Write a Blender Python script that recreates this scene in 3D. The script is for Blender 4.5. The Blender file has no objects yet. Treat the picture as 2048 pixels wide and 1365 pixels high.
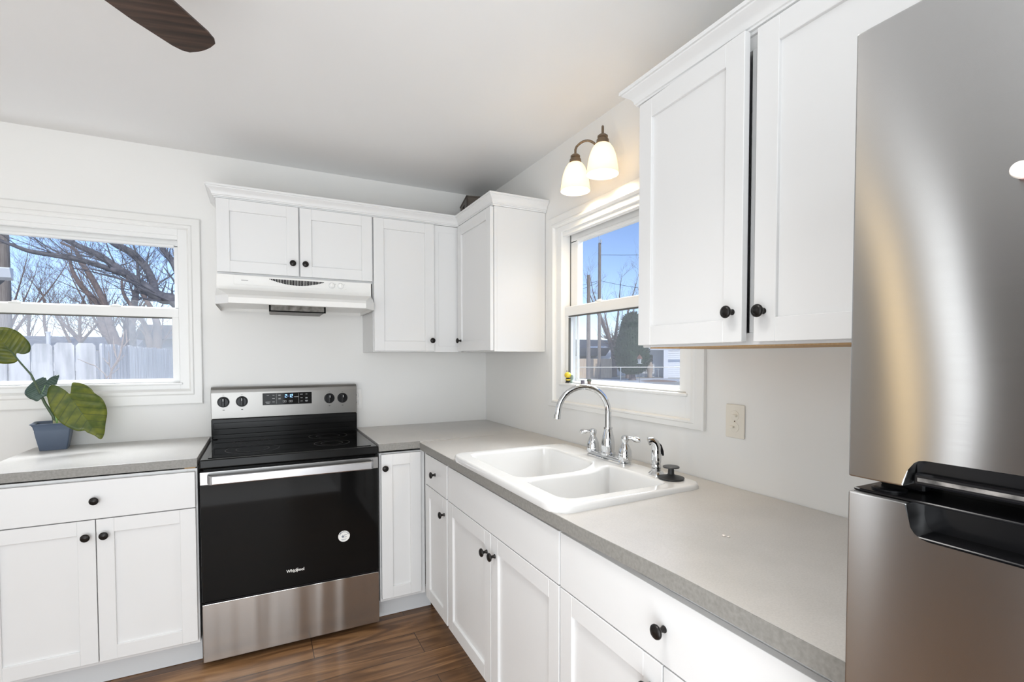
import bpy, bmesh, math, random
from mathutils import Vector, Matrix, noise
S = bpy.context.scene
COL = S.collection

# ------------------------------------------------------------------ camera
def make_camera():
    yaw, pit, rol = 0.4702, -0.0297, -0.0009
    F = Vector((math.sin(yaw), math.cos(yaw), 0)); R = Vector((math.cos(yaw), -math.sin(yaw), 0)); U = Vector((0, 0, 1))
    F2 = F*math.cos(pit) + U*math.sin(pit); U2 = -F*math.sin(pit) + U*math.cos(pit)
    R3 = R*math.cos(rol) + U2*math.sin(rol); U3 = -R*math.sin(rol) + U2*math.cos(rol)
    cd = bpy.data.cameras.new('camera'); ob = bpy.data.objects.new('camera', cd); COL.objects.link(ob)
    m = Matrix((R3, U3, -F2)).transposed().to_4x4(); m.translation = Vector((-1.3779, -3.1068, 1.341))
    ob.matrix_world = m
    cd.sensor_width = 36.0; cd.lens = 36.0*990.763/2048; cd.shift_y = (743.829-682.5)/2048; cd.clip_start = 0.02; cd.clip_end = 300
    S.camera = ob
make_camera()
S.view_settings.view_transform = 'Standard'; S.view_settings.look = 'None'
S.view_settings.gamma = 1.0; S.view_settings.use_curve_mapping = False
S.view_settings.exposure = 0.04

# ------------------------------------------------------------------ sky, sun, room lights
W = bpy.data.worlds.new('sky'); S.world = W; W.use_nodes = True
_n = W.node_tree; _n.nodes.clear()
_o = _n.nodes.new('ShaderNodeOutputWorld'); _b = _n.nodes.new('ShaderNodeBackground')
_s = _n.nodes.new('ShaderNodeTexSky'); _s.sky_type = 'NISHITA'; _s.sun_disc = False
_s.sun_elevation = math.radians(38); _s.sun_rotation = math.radians(160); _s.air_density = 0.75; _s.dust_density = 0.05; _s.ozone_density = 3.0
_b.inputs['Strength'].default_value = 0.22
_m = _n.nodes.new('ShaderNodeMix'); _m.data_type = 'RGBA'; _m.blend_type = 'MULTIPLY'; _m.inputs[0].default_value = 1.0; _m.inputs[7].default_value = (1.03, .95, 1.0, 1)
_n.links.new(_s.outputs[0], _m.inputs[6]); _n.links.new(_m.outputs[2], _b.inputs[0]); _n.links.new(_b.outputs[0], _o.inputs[0])

def add_light(name, kind, loc, energy, color=(1, 1, 1), rot=(0, 0, 0), size=1.0, size_y=None, radius=0.1):
    l = bpy.data.lights.new(name, kind); l.energy = energy; l.color = color
    if kind == 'AREA':
        l.shape = 'RECTANGLE'; l.size = size; l.size_y = size_y or size
    elif kind == 'POINT': l.shadow_soft_size = radius
    o = bpy.data.objects.new(name, l); COL.objects.link(o); o.location = loc; o.rotation_euler = rot
    return o
sun = add_light('sun', 'SUN', (0, -20, 20), 2.3, (1.0, 0.96, 0.9), (math.radians(50), math.radians(0), math.radians(-8)))
sun.data.angle = math.radians(1.0)
# room lamps added out of view, behind and left of the camera
add_light('rear_fill', 'AREA', (-1.95, -4.33, 1.05), 62, (0.91, 0.96, 1.0), (math.radians(-90), 0, math.radians(180)), 1.7, 2.0)  # fill lamp added in front of the unseen glazed door
add_light('left_fill', 'AREA', (-3.86, -3.45, 1.0), 17, (0.91, 0.96, 1.0), (0, math.radians(-90), 0), 1.2, 1.4)  # fill lamp added on the left wall, out of view
add_light('cool_streak_strip', 'AREA', (-3.86, -1.68, 1.2), 3.4, (0.95, 0.98, 1.0), (0, math.radians(-90), 0), 1.9, .16)  # added strip lamp, makes the pale streak on the refrigerator
add_light('warm_streak_strip', 'AREA', (-3.86, -1.40, 1.2), 2.2, (1.0, 0.74, 0.40), (0, math.radians(-90), 0), 1.9, .10)  # added strip lamp, makes the golden streak on the refrigerator
bl = add_light('ceiling_bounce_fill', 'AREA', (-2.2, -3.62, .12), 50, (0.91, 0.96, 1.0), (math.radians(180), 0, 0), 3.0, 1.4); bl.data.spread = math.radians(165)  # unseen upward lamp added near the floor to brighten the ceiling
dl = add_light('counter_fill', 'AREA', (-1.15, -2.25, 2.395), 6.5, (1.0, 0.98, 0.95), (0, 0, 0), .34, .34); dl.data.spread = math.radians(100)  # overhead lamp added to brighten the right countertop
# lamps added high outside each window to brighten the counters
k1 = add_light('sky_boost_back', 'AREA', (-2.25, 1.15, 3.4), 165, (0.93, 0.96, 1.0), (math.radians(-48), 0, 0), 2.6, 1.5); k1.data.spread = math.radians(100)
k2 = add_light('sky_boost_right', 'AREA', (1.40, -1.05, 3.35), 120, (0.95, 0.97, 1.0), (0, math.radians(48), 0), 1.3, 2.4); k2.data.spread = math.radians(110)

# ------------------------------------------------------------------ materials
MATS = {}
def mat(name, color=(.8, .8, .8), rough=.5, metal=0.0, spec=.5, **kw):
    m = bpy.data.materials.new(name); m.use_nodes = True
    b = m.node_tree.nodes['Principled BSDF']
    b.inputs['Base Color'].default_value = (*color, 1); b.inputs['Roughness'].default_value = rough
    b.inputs['Metallic'].default_value = metal; b.inputs['Specular IOR Level'].default_value = spec
    for k, v in kw.items():
        b.inputs[k.replace('_', ' ')].default_value = v
    MATS[name] = m
    return m
def nodes(m): return m.node_tree, m.node_tree.nodes['Principled BSDF']
def N(t, kind, **kw):
    n = t.nodes.new(kind)
    for k, v in kw.items():
        if hasattr(n, k) and not k.startswith('in_'): setattr(n, k, v)
        else: n.inputs[k[3:] if k.startswith('in_') else k].default_value = v
    return n
def coords(t, scale=(1, 1, 1), kind='Object', rot=(0, 0, 0)):
    c = t.nodes.new('ShaderNodeTexCoord'); mp = t.nodes.new('ShaderNodeMapping')
    mp.inputs['Scale'].default_value = scale; mp.inputs['Rotation'].default_value = rot
    t.links.new(c.outputs[kind], mp.inputs[0]); return mp.outputs[0]
def noise_tex(t, vec, scale, detail=3, rough=.5):
    n = t.nodes.new('ShaderNodeTexNoise'); n.inputs['Scale'].default_value = scale; n.inputs['Detail'].default_value = detail
    n.inputs['Roughness'].default_value = rough; t.links.new(vec, n.inputs['Vector']); return n.outputs['Fac']
def ramp(t, fac, stops):
    r = t.nodes.new('ShaderNodeValToRGB'); e = r.color_ramp.elements
    e[0].position, e[0].color = stops[0][0], (*stops[0][1], 1); e[1].position, e[1].color = stops[-1][0], (*stops[-1][1], 1)
    for p, c in stops[1:-1]:
        x = e.new(p); x.color = (*c, 1)
    t.links.new(fac, r.inputs[0]); return r.outputs[0]
def mixc(t, fac, a, b, blend='MIX'):
    n = t.nodes.new('ShaderNodeMix'); n.data_type = 'RGBA'; n.blend_type = blend
    for s, v in ((0, fac), (6, a), (7, b)):
        if isinstance(v, (int, float)): n.inputs[s].default_value = v
        elif isinstance(v, tuple): n.inputs[s].default_value = (*v, 1)
        else: t.links.new(v, n.inputs[s])
    return n.outputs[2]
def bump(t, b, h, strength=.2, dist=.01):
    n = t.nodes.new('ShaderNodeBump'); n.inputs['Strength'].default_value = strength; n.inputs['Distance'].default_value = dist
    t.links.new(h, n.inputs['Height']); t.links.new(n.outputs[0], b.inputs['Normal'])
def mottled(name, c1, c2, scale, rough=.6, bs=.0, vscale=(1, 1, 1), detail=4, **kw):
    m = mat(name, c1, rough, **kw); t, b = nodes(m)
    f = noise_tex(t, coords(t, vscale), scale, detail)
    t.links.new(ramp(t, f, [(.3, c1), (.7, c2)]), b.inputs['Base Color'])
    if bs: bump(t, b, f, bs)
    return m

mottled('wall_paint', (.785, .778, .758), (.80, .794, .776), 2.0, .6, .03)
mottled('ceiling_paint', (.80, .797, .79), (.81, .807, .80), 1.5, .8)
mat('cabinet_white', (.73, .73, .727), .40)
mat('trim_white', (.78, .775, .755), .35)
mat('vinyl_white', (.80, .80, .79), .35)
mat('hood_white', (.80, .79, .765), .32)
mat('toe_kick_paint', (.66, .67, .68), .5)
mat('cabinet_inside', (.55, .54, .52), .6)
mottled('raw_wood', (.50, .33, .17), (.42, .26, .12), 20, .7, vscale=(1, 8, 1))
mottled('dark_wood', (.13, .12, .112), (.17, .158, .148), 6, .5, vscale=(1, 8, .4))
mat('bronze', (.018, .016, .015), .32, .6)
mat('oil_bronze', (.19, .135, .09), .42, .6)
mat('black_enamel', (.007, .007, .007), .16, spec=.16)
mat('black_glass', (.006, .006, .006), .05, spec=.14)
mat('black_plastic', (.007, .007, .008), .22, spec=.2)
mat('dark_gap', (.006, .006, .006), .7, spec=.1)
mat('burner_print', (.055, .052, .05), .35)
mat('strip_grey', (.10, .10, .09), .6)
mat('print_grey', (.55, .55, .55), .5)
mat('print_dark', (.05, .05, .05), .5)
mat('print_pale', (.80, .80, .78), .4)
mat('clock_blue', (.1, .3, .8), .5, Emission_Color=(.35, .62, 1, 1), Emission_Strength=3.0)
mat('chrome', (.62, .63, .64), .06, 1.0)
mat('sink_enamel', (.74, .737, .728), .10, Coat_Weight=.4)
mat('rubber_black', (.025, .025, .025), .45)
mottled('grease_filter', (.10, .09, .075), (.28, .27, .25), 40, .5, vscale=(1, 3, 1))
mottled('worn', (.012, .012, .012), (.30, .28, .26), 45, .5, detail=6)
mat('ivory_plastic', (.74, .70, .62), .35)
mat('white_plastic', (.82, .81, .79), .35)
mat('magnet_pale', (.72, .66, .60), .45)
mat('magnet_pink', (.60, .33, .30), .45)
mat('basket_brown', (.085, .07, .058), .55)
mat('bee_yellow', (.75, .55, .04), .3); mat('bee_black', (.015, .015, .015), .3); mat('bee_wing', (.30, .40, .36), .3); mat('bee_face', (.85, .55, .35), .4)
mat('tiny_pot_grey', (.13, .12, .15), .6); mat('tiny_pot_brown', (.17, .13, .11), .6); mat('tiny_rim_green', (.10, .12, .09), .6)
mottled('planter_blue', (.080, .110, .165), (.090, .120, .175), 8, .45)
mottled('soil', (.03, .022, .015), (.07, .05, .035), 60, .9, .5)
mottled('stem_green', (.18, .36, .08), (.30, .45, .16), 9, .4)
mat('stem_dark', (.06, .095, .045), .4)
mottled('stem_pale', (.55, .50, .36), (.40, .42, .20), 30, .5)
mottled('fence_grey', (.17, .175, .20), (.46, .47, .51), 3.0, .85, .1, vscale=(6, 6, .7), detail=6)
mottled('fence_tan', (.62, .47, .33), (.75, .60, .45), 3.0, .8, vscale=(4, 4, .5))
mottled('bark_grey', (.085, .085, .10), (.20, .19, .20), 12, .9, .3, vscale=(1, 1, .5))
mottled('bark_brown', (.16, .125, .115), (.26, .20, .18), 10, .9)
mottled('pole_wood', (.20, .165, .14), (.33, .285, .25), 6, .85, vscale=(6, 6, .4))
mat('wire', (.03, .03, .03), .5)
mat('roof_dark', (.055, .065, .085), .8)
mottled('roof_shingle', (.16, .17, .20), (.26, .27, .30), 8, .9)
mat('siding_white', (.78, .79, .81), .5)
mat('siding_blue', (.14, .17, .22), .6)
mat('house_glass', (.05, .06, .08), .1)
mottled('ground_winter', (.36, .33, .27), (.55, .52, .46), .8, .95, detail=8)
mottled('leaf_litter', (.30, .20, .14), (.42, .30, .22), 4, .95, .3)
mottled('gravel', (.50, .50, .50), (.80, .80, .79), 9, .95, .4)
mottled('evergreen', (.012, .030, .012), (.045, .080, .035), 9, .8, .6)
mat('metal_galv', (.5, .52, .54), .4, .8)
mat('feeder_roof', (.22, .11, .07), .6); mat('feeder_glass', (.6, .6, .58), .2)
mat('porch_cloth', (.42, .34, .27), .8)

def m_glass():
    m = bpy.data.materials.new('pane_glass'); m.use_nodes = True; t = m.node_tree; t.nodes.clear()
    o = t.nodes.new('ShaderNodeOutputMaterial'); mx = t.nodes.new('ShaderNodeMixShader'); tr = t.nodes.new('ShaderNodeBsdfTransparent'); g = t.nodes.new('ShaderNodeBsdfGlossy')
    g.inputs['Roughness'].default_value = .0; lw = t.nodes.new('ShaderNodeLayerWeight'); lw.inputs['Blend'].default_value = .25
    fr = t.nodes.new('ShaderNodeMath'); fr.operation = 'MULTIPLY_ADD'; fr.inputs[1].default_value = .10; fr.inputs[2].default_value = .014; t.links.new(lw.outputs['Facing'], fr.inputs[0])
    tr.inputs[0].default_value = (.97, .98, .98, 1)
    t.links.new(fr.outputs[0], mx.inputs[0]); t.links.new(tr.outputs[0], mx.inputs[1]); t.links.new(g.outputs[0], mx.inputs[2]); t.links.new(mx.outputs[0], o.inputs[0])
    MATS['pane_glass'] = m
m_glass()
def m_screen(name, fac):   # fine insect mesh: mostly see-through, pale threads catch the daylight
    m = bpy.data.materials.new(name); m.use_nodes = True; t = m.node_tree; t.nodes.clear()
    o = t.nodes.new('ShaderNodeOutputMaterial'); mx = t.nodes.new('ShaderNodeMixShader'); tr = t.nodes.new('ShaderNodeBsdfTransparent'); d = t.nodes.new('ShaderNodeBsdfDiffuse')
    tl = t.nodes.new('ShaderNodeBsdfTranslucent'); ad = t.nodes.new('ShaderNodeMixShader'); ad.inputs[0].default_value = .5
    d.inputs[0].default_value = (.72, .74, .80, 1); tl.inputs[0].default_value = (.72, .74, .80, 1)
    mx.inputs[0].default_value = fac
    t.links.new(d.outputs[0], ad.inputs[1]); t.links.new(tl.outputs[0], ad.inputs[2])
    t.links.new(tr.outputs[0], mx.inputs[1]); t.links.new(ad.outputs[0], mx.inputs[2]); t.links.new(mx.outputs[0], o.inputs[0])
    MATS[name] = m
m_screen('insect_mesh', .11); m_screen('insect_mesh_clear', .05)
def m_shade():    # frosted glass of a lit lamp
    m = mat('frosted_shade', (.93, .90, .82), .45); t, b = nodes(m)
    b.inputs['Emission Color'].default_value = (1.0, .86, .62, 1); b.inputs['Emission Strength'].default_value = .16
    o = t.nodes['Material Output']; tl = t.nodes.new('ShaderNodeBsdfTranslucent'); tl.inputs[0].default_value = (1, .93, .80, 1)
    mx = t.nodes.new('ShaderNodeMixShader'); mx.inputs[0].default_value = .42
    t.links.new(b.outputs[0], mx.inputs[1]); t.links.new(tl.outputs[0], mx.inputs[2]); t.links.new(mx.outputs[0], o.inputs[0])
m_shade()
def m_steel(name, base, rough, aniso, vs, wob, wscale, axis='X', twist=0):
    m = mat(name, base, rough, 1.0); t, b = nodes(m)
    f = noise_tex(t, coords(t, vs), 6, 4)
    r = t.nodes.new('ShaderNodeMapRange'); r.inputs['To Min'].default_value = rough*.93; r.inputs['To Max'].default_value = rough*1.08
    t.links.new(f, r.inputs[0]); t.links.new(r.outputs[0], b.inputs['Roughness'])
    b.inputs['Anisotropic'].default_value = aniso
    tg = t.nodes.new('ShaderNodeTangent'); tg.direction_type = 'RADIAL'; tg.axis = axis; t.links.new(tg.outputs[0], b.inputs['Tangent'])
    if wob: bump(t, b, noise_tex(t, coords(t, wscale), 1.0, 1), wob, .1)
    if twist:      # the thin door skin is slightly warped
        sx = t.nodes.new('ShaderNodeSeparateXYZ'); t.links.new(coords(t), sx.inputs[0])
        m1 = t.nodes.new('ShaderNodeMath'); m1.operation = 'MULTIPLY'; t.links.new(sx.outputs[1], m1.inputs[0]); t.links.new(sx.outputs[2], m1.inputs[1])
        m2 = t.nodes.new('ShaderNodeMath'); m2.operation = 'MULTIPLY'; t.links.new(m1.outputs[0], m2.inputs[0]); m2.inputs[1].default_value = twist
        b2 = t.nodes.new('ShaderNodeBump'); b2.inputs['Strength'].default_value = 1.0; b2.inputs['Distance'].default_value = 1.0
        t.links.new(m2.outputs[0], b2.inputs['Height']); t.links.new(b2.outputs[0], b.inputs['Normal'].links[0].from_node.inputs['Normal'])
m_steel('range_steel', (.50, .485, .465), .16, .9, (1, 1, 40), .16, (7, 3, .5))
m_steel('panel_steel', (.27, .262, .25), .34, .6, (1, 1, 40), 0, (1, 1, 1))
m_steel('fridge_steel', (.42, .42, .42), .21, .97, (1, 1, 90), .06, (1.2, 3.0, 2.2), 'Y', .062)
m_steel('band_steel', (.34, .335, .33), .30, .5, (1, 1, 30), 0, (1, 1, 1))
m_steel('handle_steel', (.50, .50, .512), .30, .4, (1, 1, 30), 0, (1, 1, 1))
def m_counter():
    m = mat('laminate', (.36, .345, .32), .34, spec=.55); t, b = nodes(m)
    v = coords(t)
    f1 = noise_tex(t, v, 3.5, 5, .6); f2 = noise_tex(t, v, 260, 2)
    c = ramp(t, f1, [(.3, (.44, .425, .40)), (.5, (.50, .48, .455)), (.72, (.55, .53, .50))])
    c = mixc(t, .22, c, ramp(t, f2, [(.35, (.40, .385, .365)), (.65, (.60, .58, .55))]))
    t.links.new(c, b.inputs['Base Color'])
    r = t.nodes.new('ShaderNodeMapRange'); r.inputs['To Min'].default_value = .24; r.inputs['To Max'].default_value = .38
    t.links.new(f1, r.inputs[0]); t.links.new(r.outputs[0], b.inputs['Roughness'])
m_counter()
mottled('laminate_shaded', (.21, .205, .19), (.28, .27, .25), 120, .5)  # same laminate darkened: shade of the front edges put into the colour
def m_floor():
    m = mat('plank_floor', (.2, .11, .06), .38); t, b = nodes(m)
    v = coords(t)
    br = t.nodes.new('ShaderNodeTexBrick'); br.offset = .37; br.squash = 1
    for k, x in (('Scale', 1), ('Mortar Size', .0016), ('Mortar Smooth', .1), ('Bias', 0), ('Brick Width', 1.22), ('Row Height', .178)): br.inputs[k].default_value = x
    br.inputs['Color1'].default_value = (0, 0, 0, 1); br.inputs['Color2'].default_value = (1, 1, 1, 1); br.inputs['Mortar'].default_value = (.5, .5, .5, 1)
    t.links.new(v, br.inputs['Vector'])
    # offset the grain of every plank
    sc = t.nodes.new('ShaderNodeVectorMath'); sc.operation = 'MULTIPLY'; sc.inputs[1].default_value = (7, 13, 5); t.links.new(br.outputs['Color'], sc.inputs[0])
    ad = t.nodes.new('ShaderNodeVectorMath'); ad.operation = 'ADD'; t.links.new(v, ad.inputs[0]); t.links.new(sc.outputs[0], ad.inputs[1])
    mp = t.nodes.new('ShaderNodeMapping'); mp.inputs['Scale'].default_value = (1.1, 10, 1); t.links.new(ad.outputs[0], mp.inputs[0])
    g = t.nodes.new('ShaderNodeTexNoise'); g.inputs['Scale'].default_value = 1.3; g.inputs['Detail'].default_value = 6; g.inputs['Distortion'].default_value = 2.2; t.links.new(mp.outputs[0], g.inputs['Vector'])
    c = ramp(t, g.outputs['Fac'], [(.28, (.075, .036, .018)), (.44, (.16, .078, .034)), (.57, (.27, .14, .062)), (.75, (.40, .225, .105))])
    c = mixc(t, br.outputs['Color'], c, mixc(t, .30, c, (.10, .055, .03)))
    c = mixc(t, br.outputs['Fac'], c, (.035, .02, .012))
    t.links.new(c, b.inputs['Base Color']); bump(t, b, g.outputs['Fac'], .06, .004)
m_floor()
def m_fanwood():
    m = mat('fan_wood', (.05, .03, .02), .4); t, b = nodes(m)
    f = noise_tex(t, coords(t, (3, 45, 3), rot=(0, 0, math.radians(-53))), 1.2, 5)
    t.links.new(ramp(t, f, [(.3, (.020, .012, .009)), (.5, (.05, .028, .019)), (.72, (.10, .056, .037))]), b.inputs['Base Color'])
m_fanwood()
def m_leaf(name, c1, c2, vein, rough, nv):
    m = mat(name, c1, rough); t, b = nodes(m)
    uv = t.nodes.new('ShaderNodeUVMap'); uv.uv_map = 'leaf'
    w = t.nodes.new('ShaderNodeTexWave'); w.wave_type = 'BANDS'; w.bands_direction = 'X'; w.inputs['Scale'].default_value = nv; w.inputs['Distortion'].default_value = 1.0
    t.links.new(uv.outputs[0], w.inputs['Vector'])
    f = noise_tex(t, coords(t), 22, 4)
    c = ramp(t, f, [(.35, c1), (.68, c2)])
    v = ramp(t, w.outputs['Fac'], [(.0, (0, 0, 0)), (.93, (0, 0, 0)), (1.0, (.8, .8, .8))])
    c = mixc(t, v, c, vein); t.links.new(c, b.inputs['Base Color'])
    bump(t, b, w.outputs['Fac'], .12, .003)
m_leaf('leaf_olive', (.045, .075, .006), (.15, .165, .012), (.04, .06, .010), .38, .75)
m_leaf('leaf_dark', (.022, .050, .035), (.050, .085, .065), (.11, .15, .13), .22, .9)

# ------------------------------------------------------------------ mesh helpers (all in world coordinates)
I = lambda u, w, z: (u, w, z)
TB = lambda u, w, z: (u, -w, z)          # back-wall units: u runs along x, w out of the wall
TR = lambda u, w, z: (-w, -u, z)         # right-wall units: u runs towards the viewer, w out of the wall
class MB:
    def __init__(s, T=I): s.bm = bmesh.new(); s.T = T; s.uv = None
    def v(s, p): return s.bm.verts.new(s.T(*p))
    def box(s, a, b, bev=0.0, seg=1):
        x0, y0, z0 = a; x1, y1, z1 = b
        vs = [s.v(p) for p in ((x0,y0,z0),(x1,y0,z0),(x1,y1,z0),(x0,y1,z0),(x0,y0,z1),(x1,y0,z1),(x1,y1,z1),(x0,y1,z1))]
        fs = [s.bm.faces.new([vs[i] for i in f]) for f in ((3,2,1,0),(4,5,6,7),(0,1,5,4),(1,2,6,5),(2,3,7,6),(3,0,4,7))]
        if bev:
            es = list({e for f in fs for e in f.edges})
            bmesh.ops.bevel(s.bm, geom=es, offset=bev, segments=seg, affect='EDGES', profile=.5)
        return s
    def loft(s, rings, cap0=True, cap1=True, closed=True):
        R = [[s.v(p) for p in r] for r in rings]
        n = len(R[0])
        for a, b in zip(R, R[1:]):
            for i in range(n if closed else n-1):
                j = (i+1) % n
                try: s.bm.faces.new((a[i], a[j], b[j], b[i]))
                except ValueError: pass
        if cap0 and len(R[0]) > 2: s.bm.faces.new(R[0][::-1])
        if cap1 and len(R[-1]) > 2: s.bm.faces.new(R[-1])
        return s
    def frame(s, r, prof):
        """mitred rectangular frame; r=(u0,z0,u1,z1) outer, prof=[(inset,w)...] closed section"""
        u0, z0, u1, z1 = r; rows = []
        for (i, w) in prof: rows.append([(u0+i, w, z0+i), (u1-i, w, z0+i), (u1-i, w, z1-i), (u0+i, w, z1-i)])
        R = [[s.v(p) for p in q] for q in rows]
        for a, b in zip(R, R[1:]+R[:1]):
            for i in range(4):
                j = (i+1) % 4; s.bm.faces.new((a[i], a[j], b[j], b[i]))
        return s
    def lathe(s, prof, c, axis='z', seg=24, cap=True):
        rings = []
        for r, h in prof:
            q = []
            for k in range(seg):
                a = 2*math.pi*k/seg; x, y = r*math.cos(a), r*math.sin(a)
                q.append((c[0]+x, c[1]+y, c[2]+h) if axis == 'z' else ((c[0]+x, c[1]+h, c[2]+y) if axis == 'y' else (c[0]+h, c[1]+x, c[2]+y)))
            rings.append(q)
        return s.loft(rings, cap, cap)
    def tube(s, pts, rad, seg=10, cap=True):
        P = [Vector(p) for p in pts]; n = len(P)
        if not isinstance(rad, (list, tuple)): rad = [rad]*n
        t0 = (P[1]-P[0]).normalized(); up = Vector((0, 0, 1)) if abs(t0.z) < .9 else Vector((1, 0, 0))
        nx = t0.cross(up).normalized(); rings = []
        for i in range(n):
            t = (P[min(i+1, n-1)]-P[max(i-1, 0)]).normalized()
            nx = (nx - t*nx.dot(t)).normalized(); ny = t.cross(nx)
            rings.append([tuple(P[i]+(nx*math.cos(2*math.pi*k/seg)+ny*math.sin(2*math.pi*k/seg))*rad[i]) for k in range(seg)])
        return s.loft(rings, cap, cap)
    def prism(s, poly, lo, hi, plane='uz', bev=0.0, seg=1):
        f = {'uz': lambda p, h: (p[0], h, p[1]), 'uw': lambda p, h: (p[0], p[1], h), 'wz': lambda p, h: (h, p[0], p[1])}[plane]
        n0 = len(s.bm.faces); s.loft([[f(p, lo) for p in poly], [f(p, hi) for p in poly]])
        if bev:
            s.bm.faces.ensure_lookup_table(); es = list({e for q in s.bm.faces[n0:] for e in q.edges})
            bmesh.ops.bevel(s.bm, geom=es, offset=bev, segments=seg, affect='EDGES', profile=.5)
        return s
    def sphere(s, c, r, seg=14, sc=(1, 1, 1)):
        rings = []
        for i in range(1, seg//2):
            a = math.pi*i/(seg//2)
            rings.append([(c[0]+sc[0]*r*math.sin(a)*math.cos(2*math.pi*k/seg), c[1]+sc[1]*r*math.sin(a)*math.sin(2*math.pi*k/seg), c[2]-sc[2]*r*math.cos(a)) for k in range(seg)])
        return s.loft(rings)
    def holed(s, outer, holes, zf, th):
        """slab with holes: outer/holes lists of (x,y); zf(x,y) top height; th thickness"""
        top = []; loops = []
        for lp in [outer]+holes:
            vs = [s.v((x, y, zf(x, y))) for x, y in lp]; loops.append(vs)
            for i in range(len(vs)): top.append(s.bm.edges.new((vs[i], vs[(i+1) % len(vs)])))
        g = bmesh.ops.triangle_fill(s.bm, use_beauty=True, edges=top, use_dissolve=False)
        fs = [f for f in g['geom'] if isinstance(f, bmesh.types.BMFace)]
        if th:
            mp = {}
            for vs in loops:
                for q in vs: mp[q] = s.bm.verts.new((q.co.x, q.co.y, q.co.z-th))
            for f in fs: s.bm.faces.new([mp[q] for q in reversed(f.verts)])
            for vs in loops:
                for i in range(len(vs)):
                    a, b = vs[i], vs[(i+1) % len(vs)]; s.bm.faces.new((a, b, mp[b], mp[a]))
        return s
    def done(s, name, m, parent=None, smooth=35, mod=None):
        bm = s.bm; bmesh.ops.recalc_face_normals(bm, faces=bm.faces[:])
        return link(name, bm, m, parent, smooth)
def world_loc(o):
    l = Vector((0, 0, 0))
    while o: l += o.location; o = o.parent
    return l
def link(name, bm, m, parent=None, smooth=35):
    xs = [v.co for v in bm.verts]
    org = Vector(((min(c.x for c in xs)+max(c.x for c in xs))/2, (min(c.y for c in xs)+max(c.y for c in xs))/2, min(c.z for c in xs)))
    bmesh.ops.translate(bm, verts=bm.verts[:], vec=-org)
    me = bpy.data.meshes.new(name); bm.to_mesh(me); bm.free()
    me.materials.append(MATS[m])
    if smooth:
        for p in me.polygons: p.use_smooth = True
        me.set_sharp_from_angle(angle=math.radians(smooth))
    o = bpy.data.objects.new(name, me); COL.objects.link(o)
    if smooth and smooth <= 50:
        wn_ = o.modifiers.new('weighted_normals', 'WEIGHTED_NORMAL'); wn_.weight = 90; wn_.keep_sharp = True
    if parent: o.parent = parent; o.location = org - world_loc(parent)
    else: o.location = org
    return o
def tag(o, label=None, cat=None, group=None, kind=None):
    for k, v in (('label', label), ('category', cat), ('group', group), ('kind', kind)):
        if v: o[k] = v
    return o
def thing(name, loc, label, cat, group=None, kind=None):
    o = bpy.data.objects.new(name, None); COL.objects.link(o); o.location = loc; o.empty_display_size = .1
    return tag(o, label, cat, group, kind)
def struct(o, label=None, cat=None): return tag(o, label, cat, None, 'structure')
def arc(c, r, a0, a1, n):
    return [(c[0]+r*math.cos(math.radians(a0+(a1-a0)*i/n)), c[1]+r*math.sin(math.radians(a0+(a1-a0)*i/n))) for i in range(n+1)]
def rrect(x0, y0, x1, y1, r, n=5):
    return arc((x1-r, y0+r), r, -90, 0, n)+arc((x1-r, y1-r), r, 0, 90, n)+arc((x0+r, y1-r), r, 90, 180, n)+arc((x0+r, y0+r), r, 180, 270, n)
def text_mesh(s, body, size, origin, ex, ez, ext=.0004, bold=0):
    """extrude lettering; ex = direction of writing, ez = up, origin = centre"""
    cu = bpy.data.curves.new('t', 'FONT'); cu.body = body; cu.size = size; cu.align_x = 'CENTER'; cu.align_y = 'CENTER'; cu.extrude = ext; cu.resolution_u = 3; cu.offset = size*bold
    ob = bpy.data.objects.new('t', cu); COL.objects.link(ob); bpy.context.view_layer.update()
    me = bpy.data.meshes.new_from_object(ob.evaluated_get(bpy.context.evaluated_depsgraph_get()))
    ex = Vector(ex); ez = Vector(ez); ey = ex.cross(ez); M = Matrix((ex, ez, ey)).transposed().to_4x4(); M.translation = Vector(origin)
    me.transform(M); s.bm.from_mesh(me); bpy.data.objects.remove(ob); bpy.data.curves.remove(cu); bpy.data.meshes.remove(me)
    return s

# ------------------------------------------------------------------ room shell
X0, Y0, ZC = -3.9, -4.4, 2.42
def wall_with_holes(name, T, u0, u1, holes, th=.086):
    b = MB(T); cuts = sorted(holes); cur = u0
    for (a, z0, c, z1) in cuts:
        b.box((cur, -th, 0), (a, 0, ZC)); b.box((a, -th, 0), (c, 0, z0)); b.box((a, -th, z1), (c, 0, ZC)); cur = c
    b.box((cur, -th, 0), (u1, 0, ZC))
    return struct(b.done(name, 'wall_paint', smooth=0), None)
W1 = (-2.76, 1.16, -1.695, 2.02)        # opening of the window on the back wall (x0,z0,x1,z1)
W2 = (.915, 1.105, 1.83, 2.02)          # opening of the window on the right wall (u = -y)
wall_with_holes('wall_back', TB, X0, .16, [W1])
wall_with_holes('wall_right', TR, 0, -Y0, [W2])
struct(MB().box((X0-.16, Y0-.16, 0), (X0, .16, ZC)).done('wall_left', 'wall_paint', smooth=0))
struct(MB().box((X0, Y0-.16, 0), (.16, Y0, ZC)).done('wall_front', 'wall_paint', smooth=0))
struct(MB().box((X0-.16, Y0-.16, ZC), (.16, .16, ZC+.12)).done('ceiling', 'ceiling_paint', smooth=0))
struct(MB().box((X0-.16, Y0-.16, -.12), (.16, .16, 0)).done('floor', 'plank_floor', smooth=0))
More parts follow.
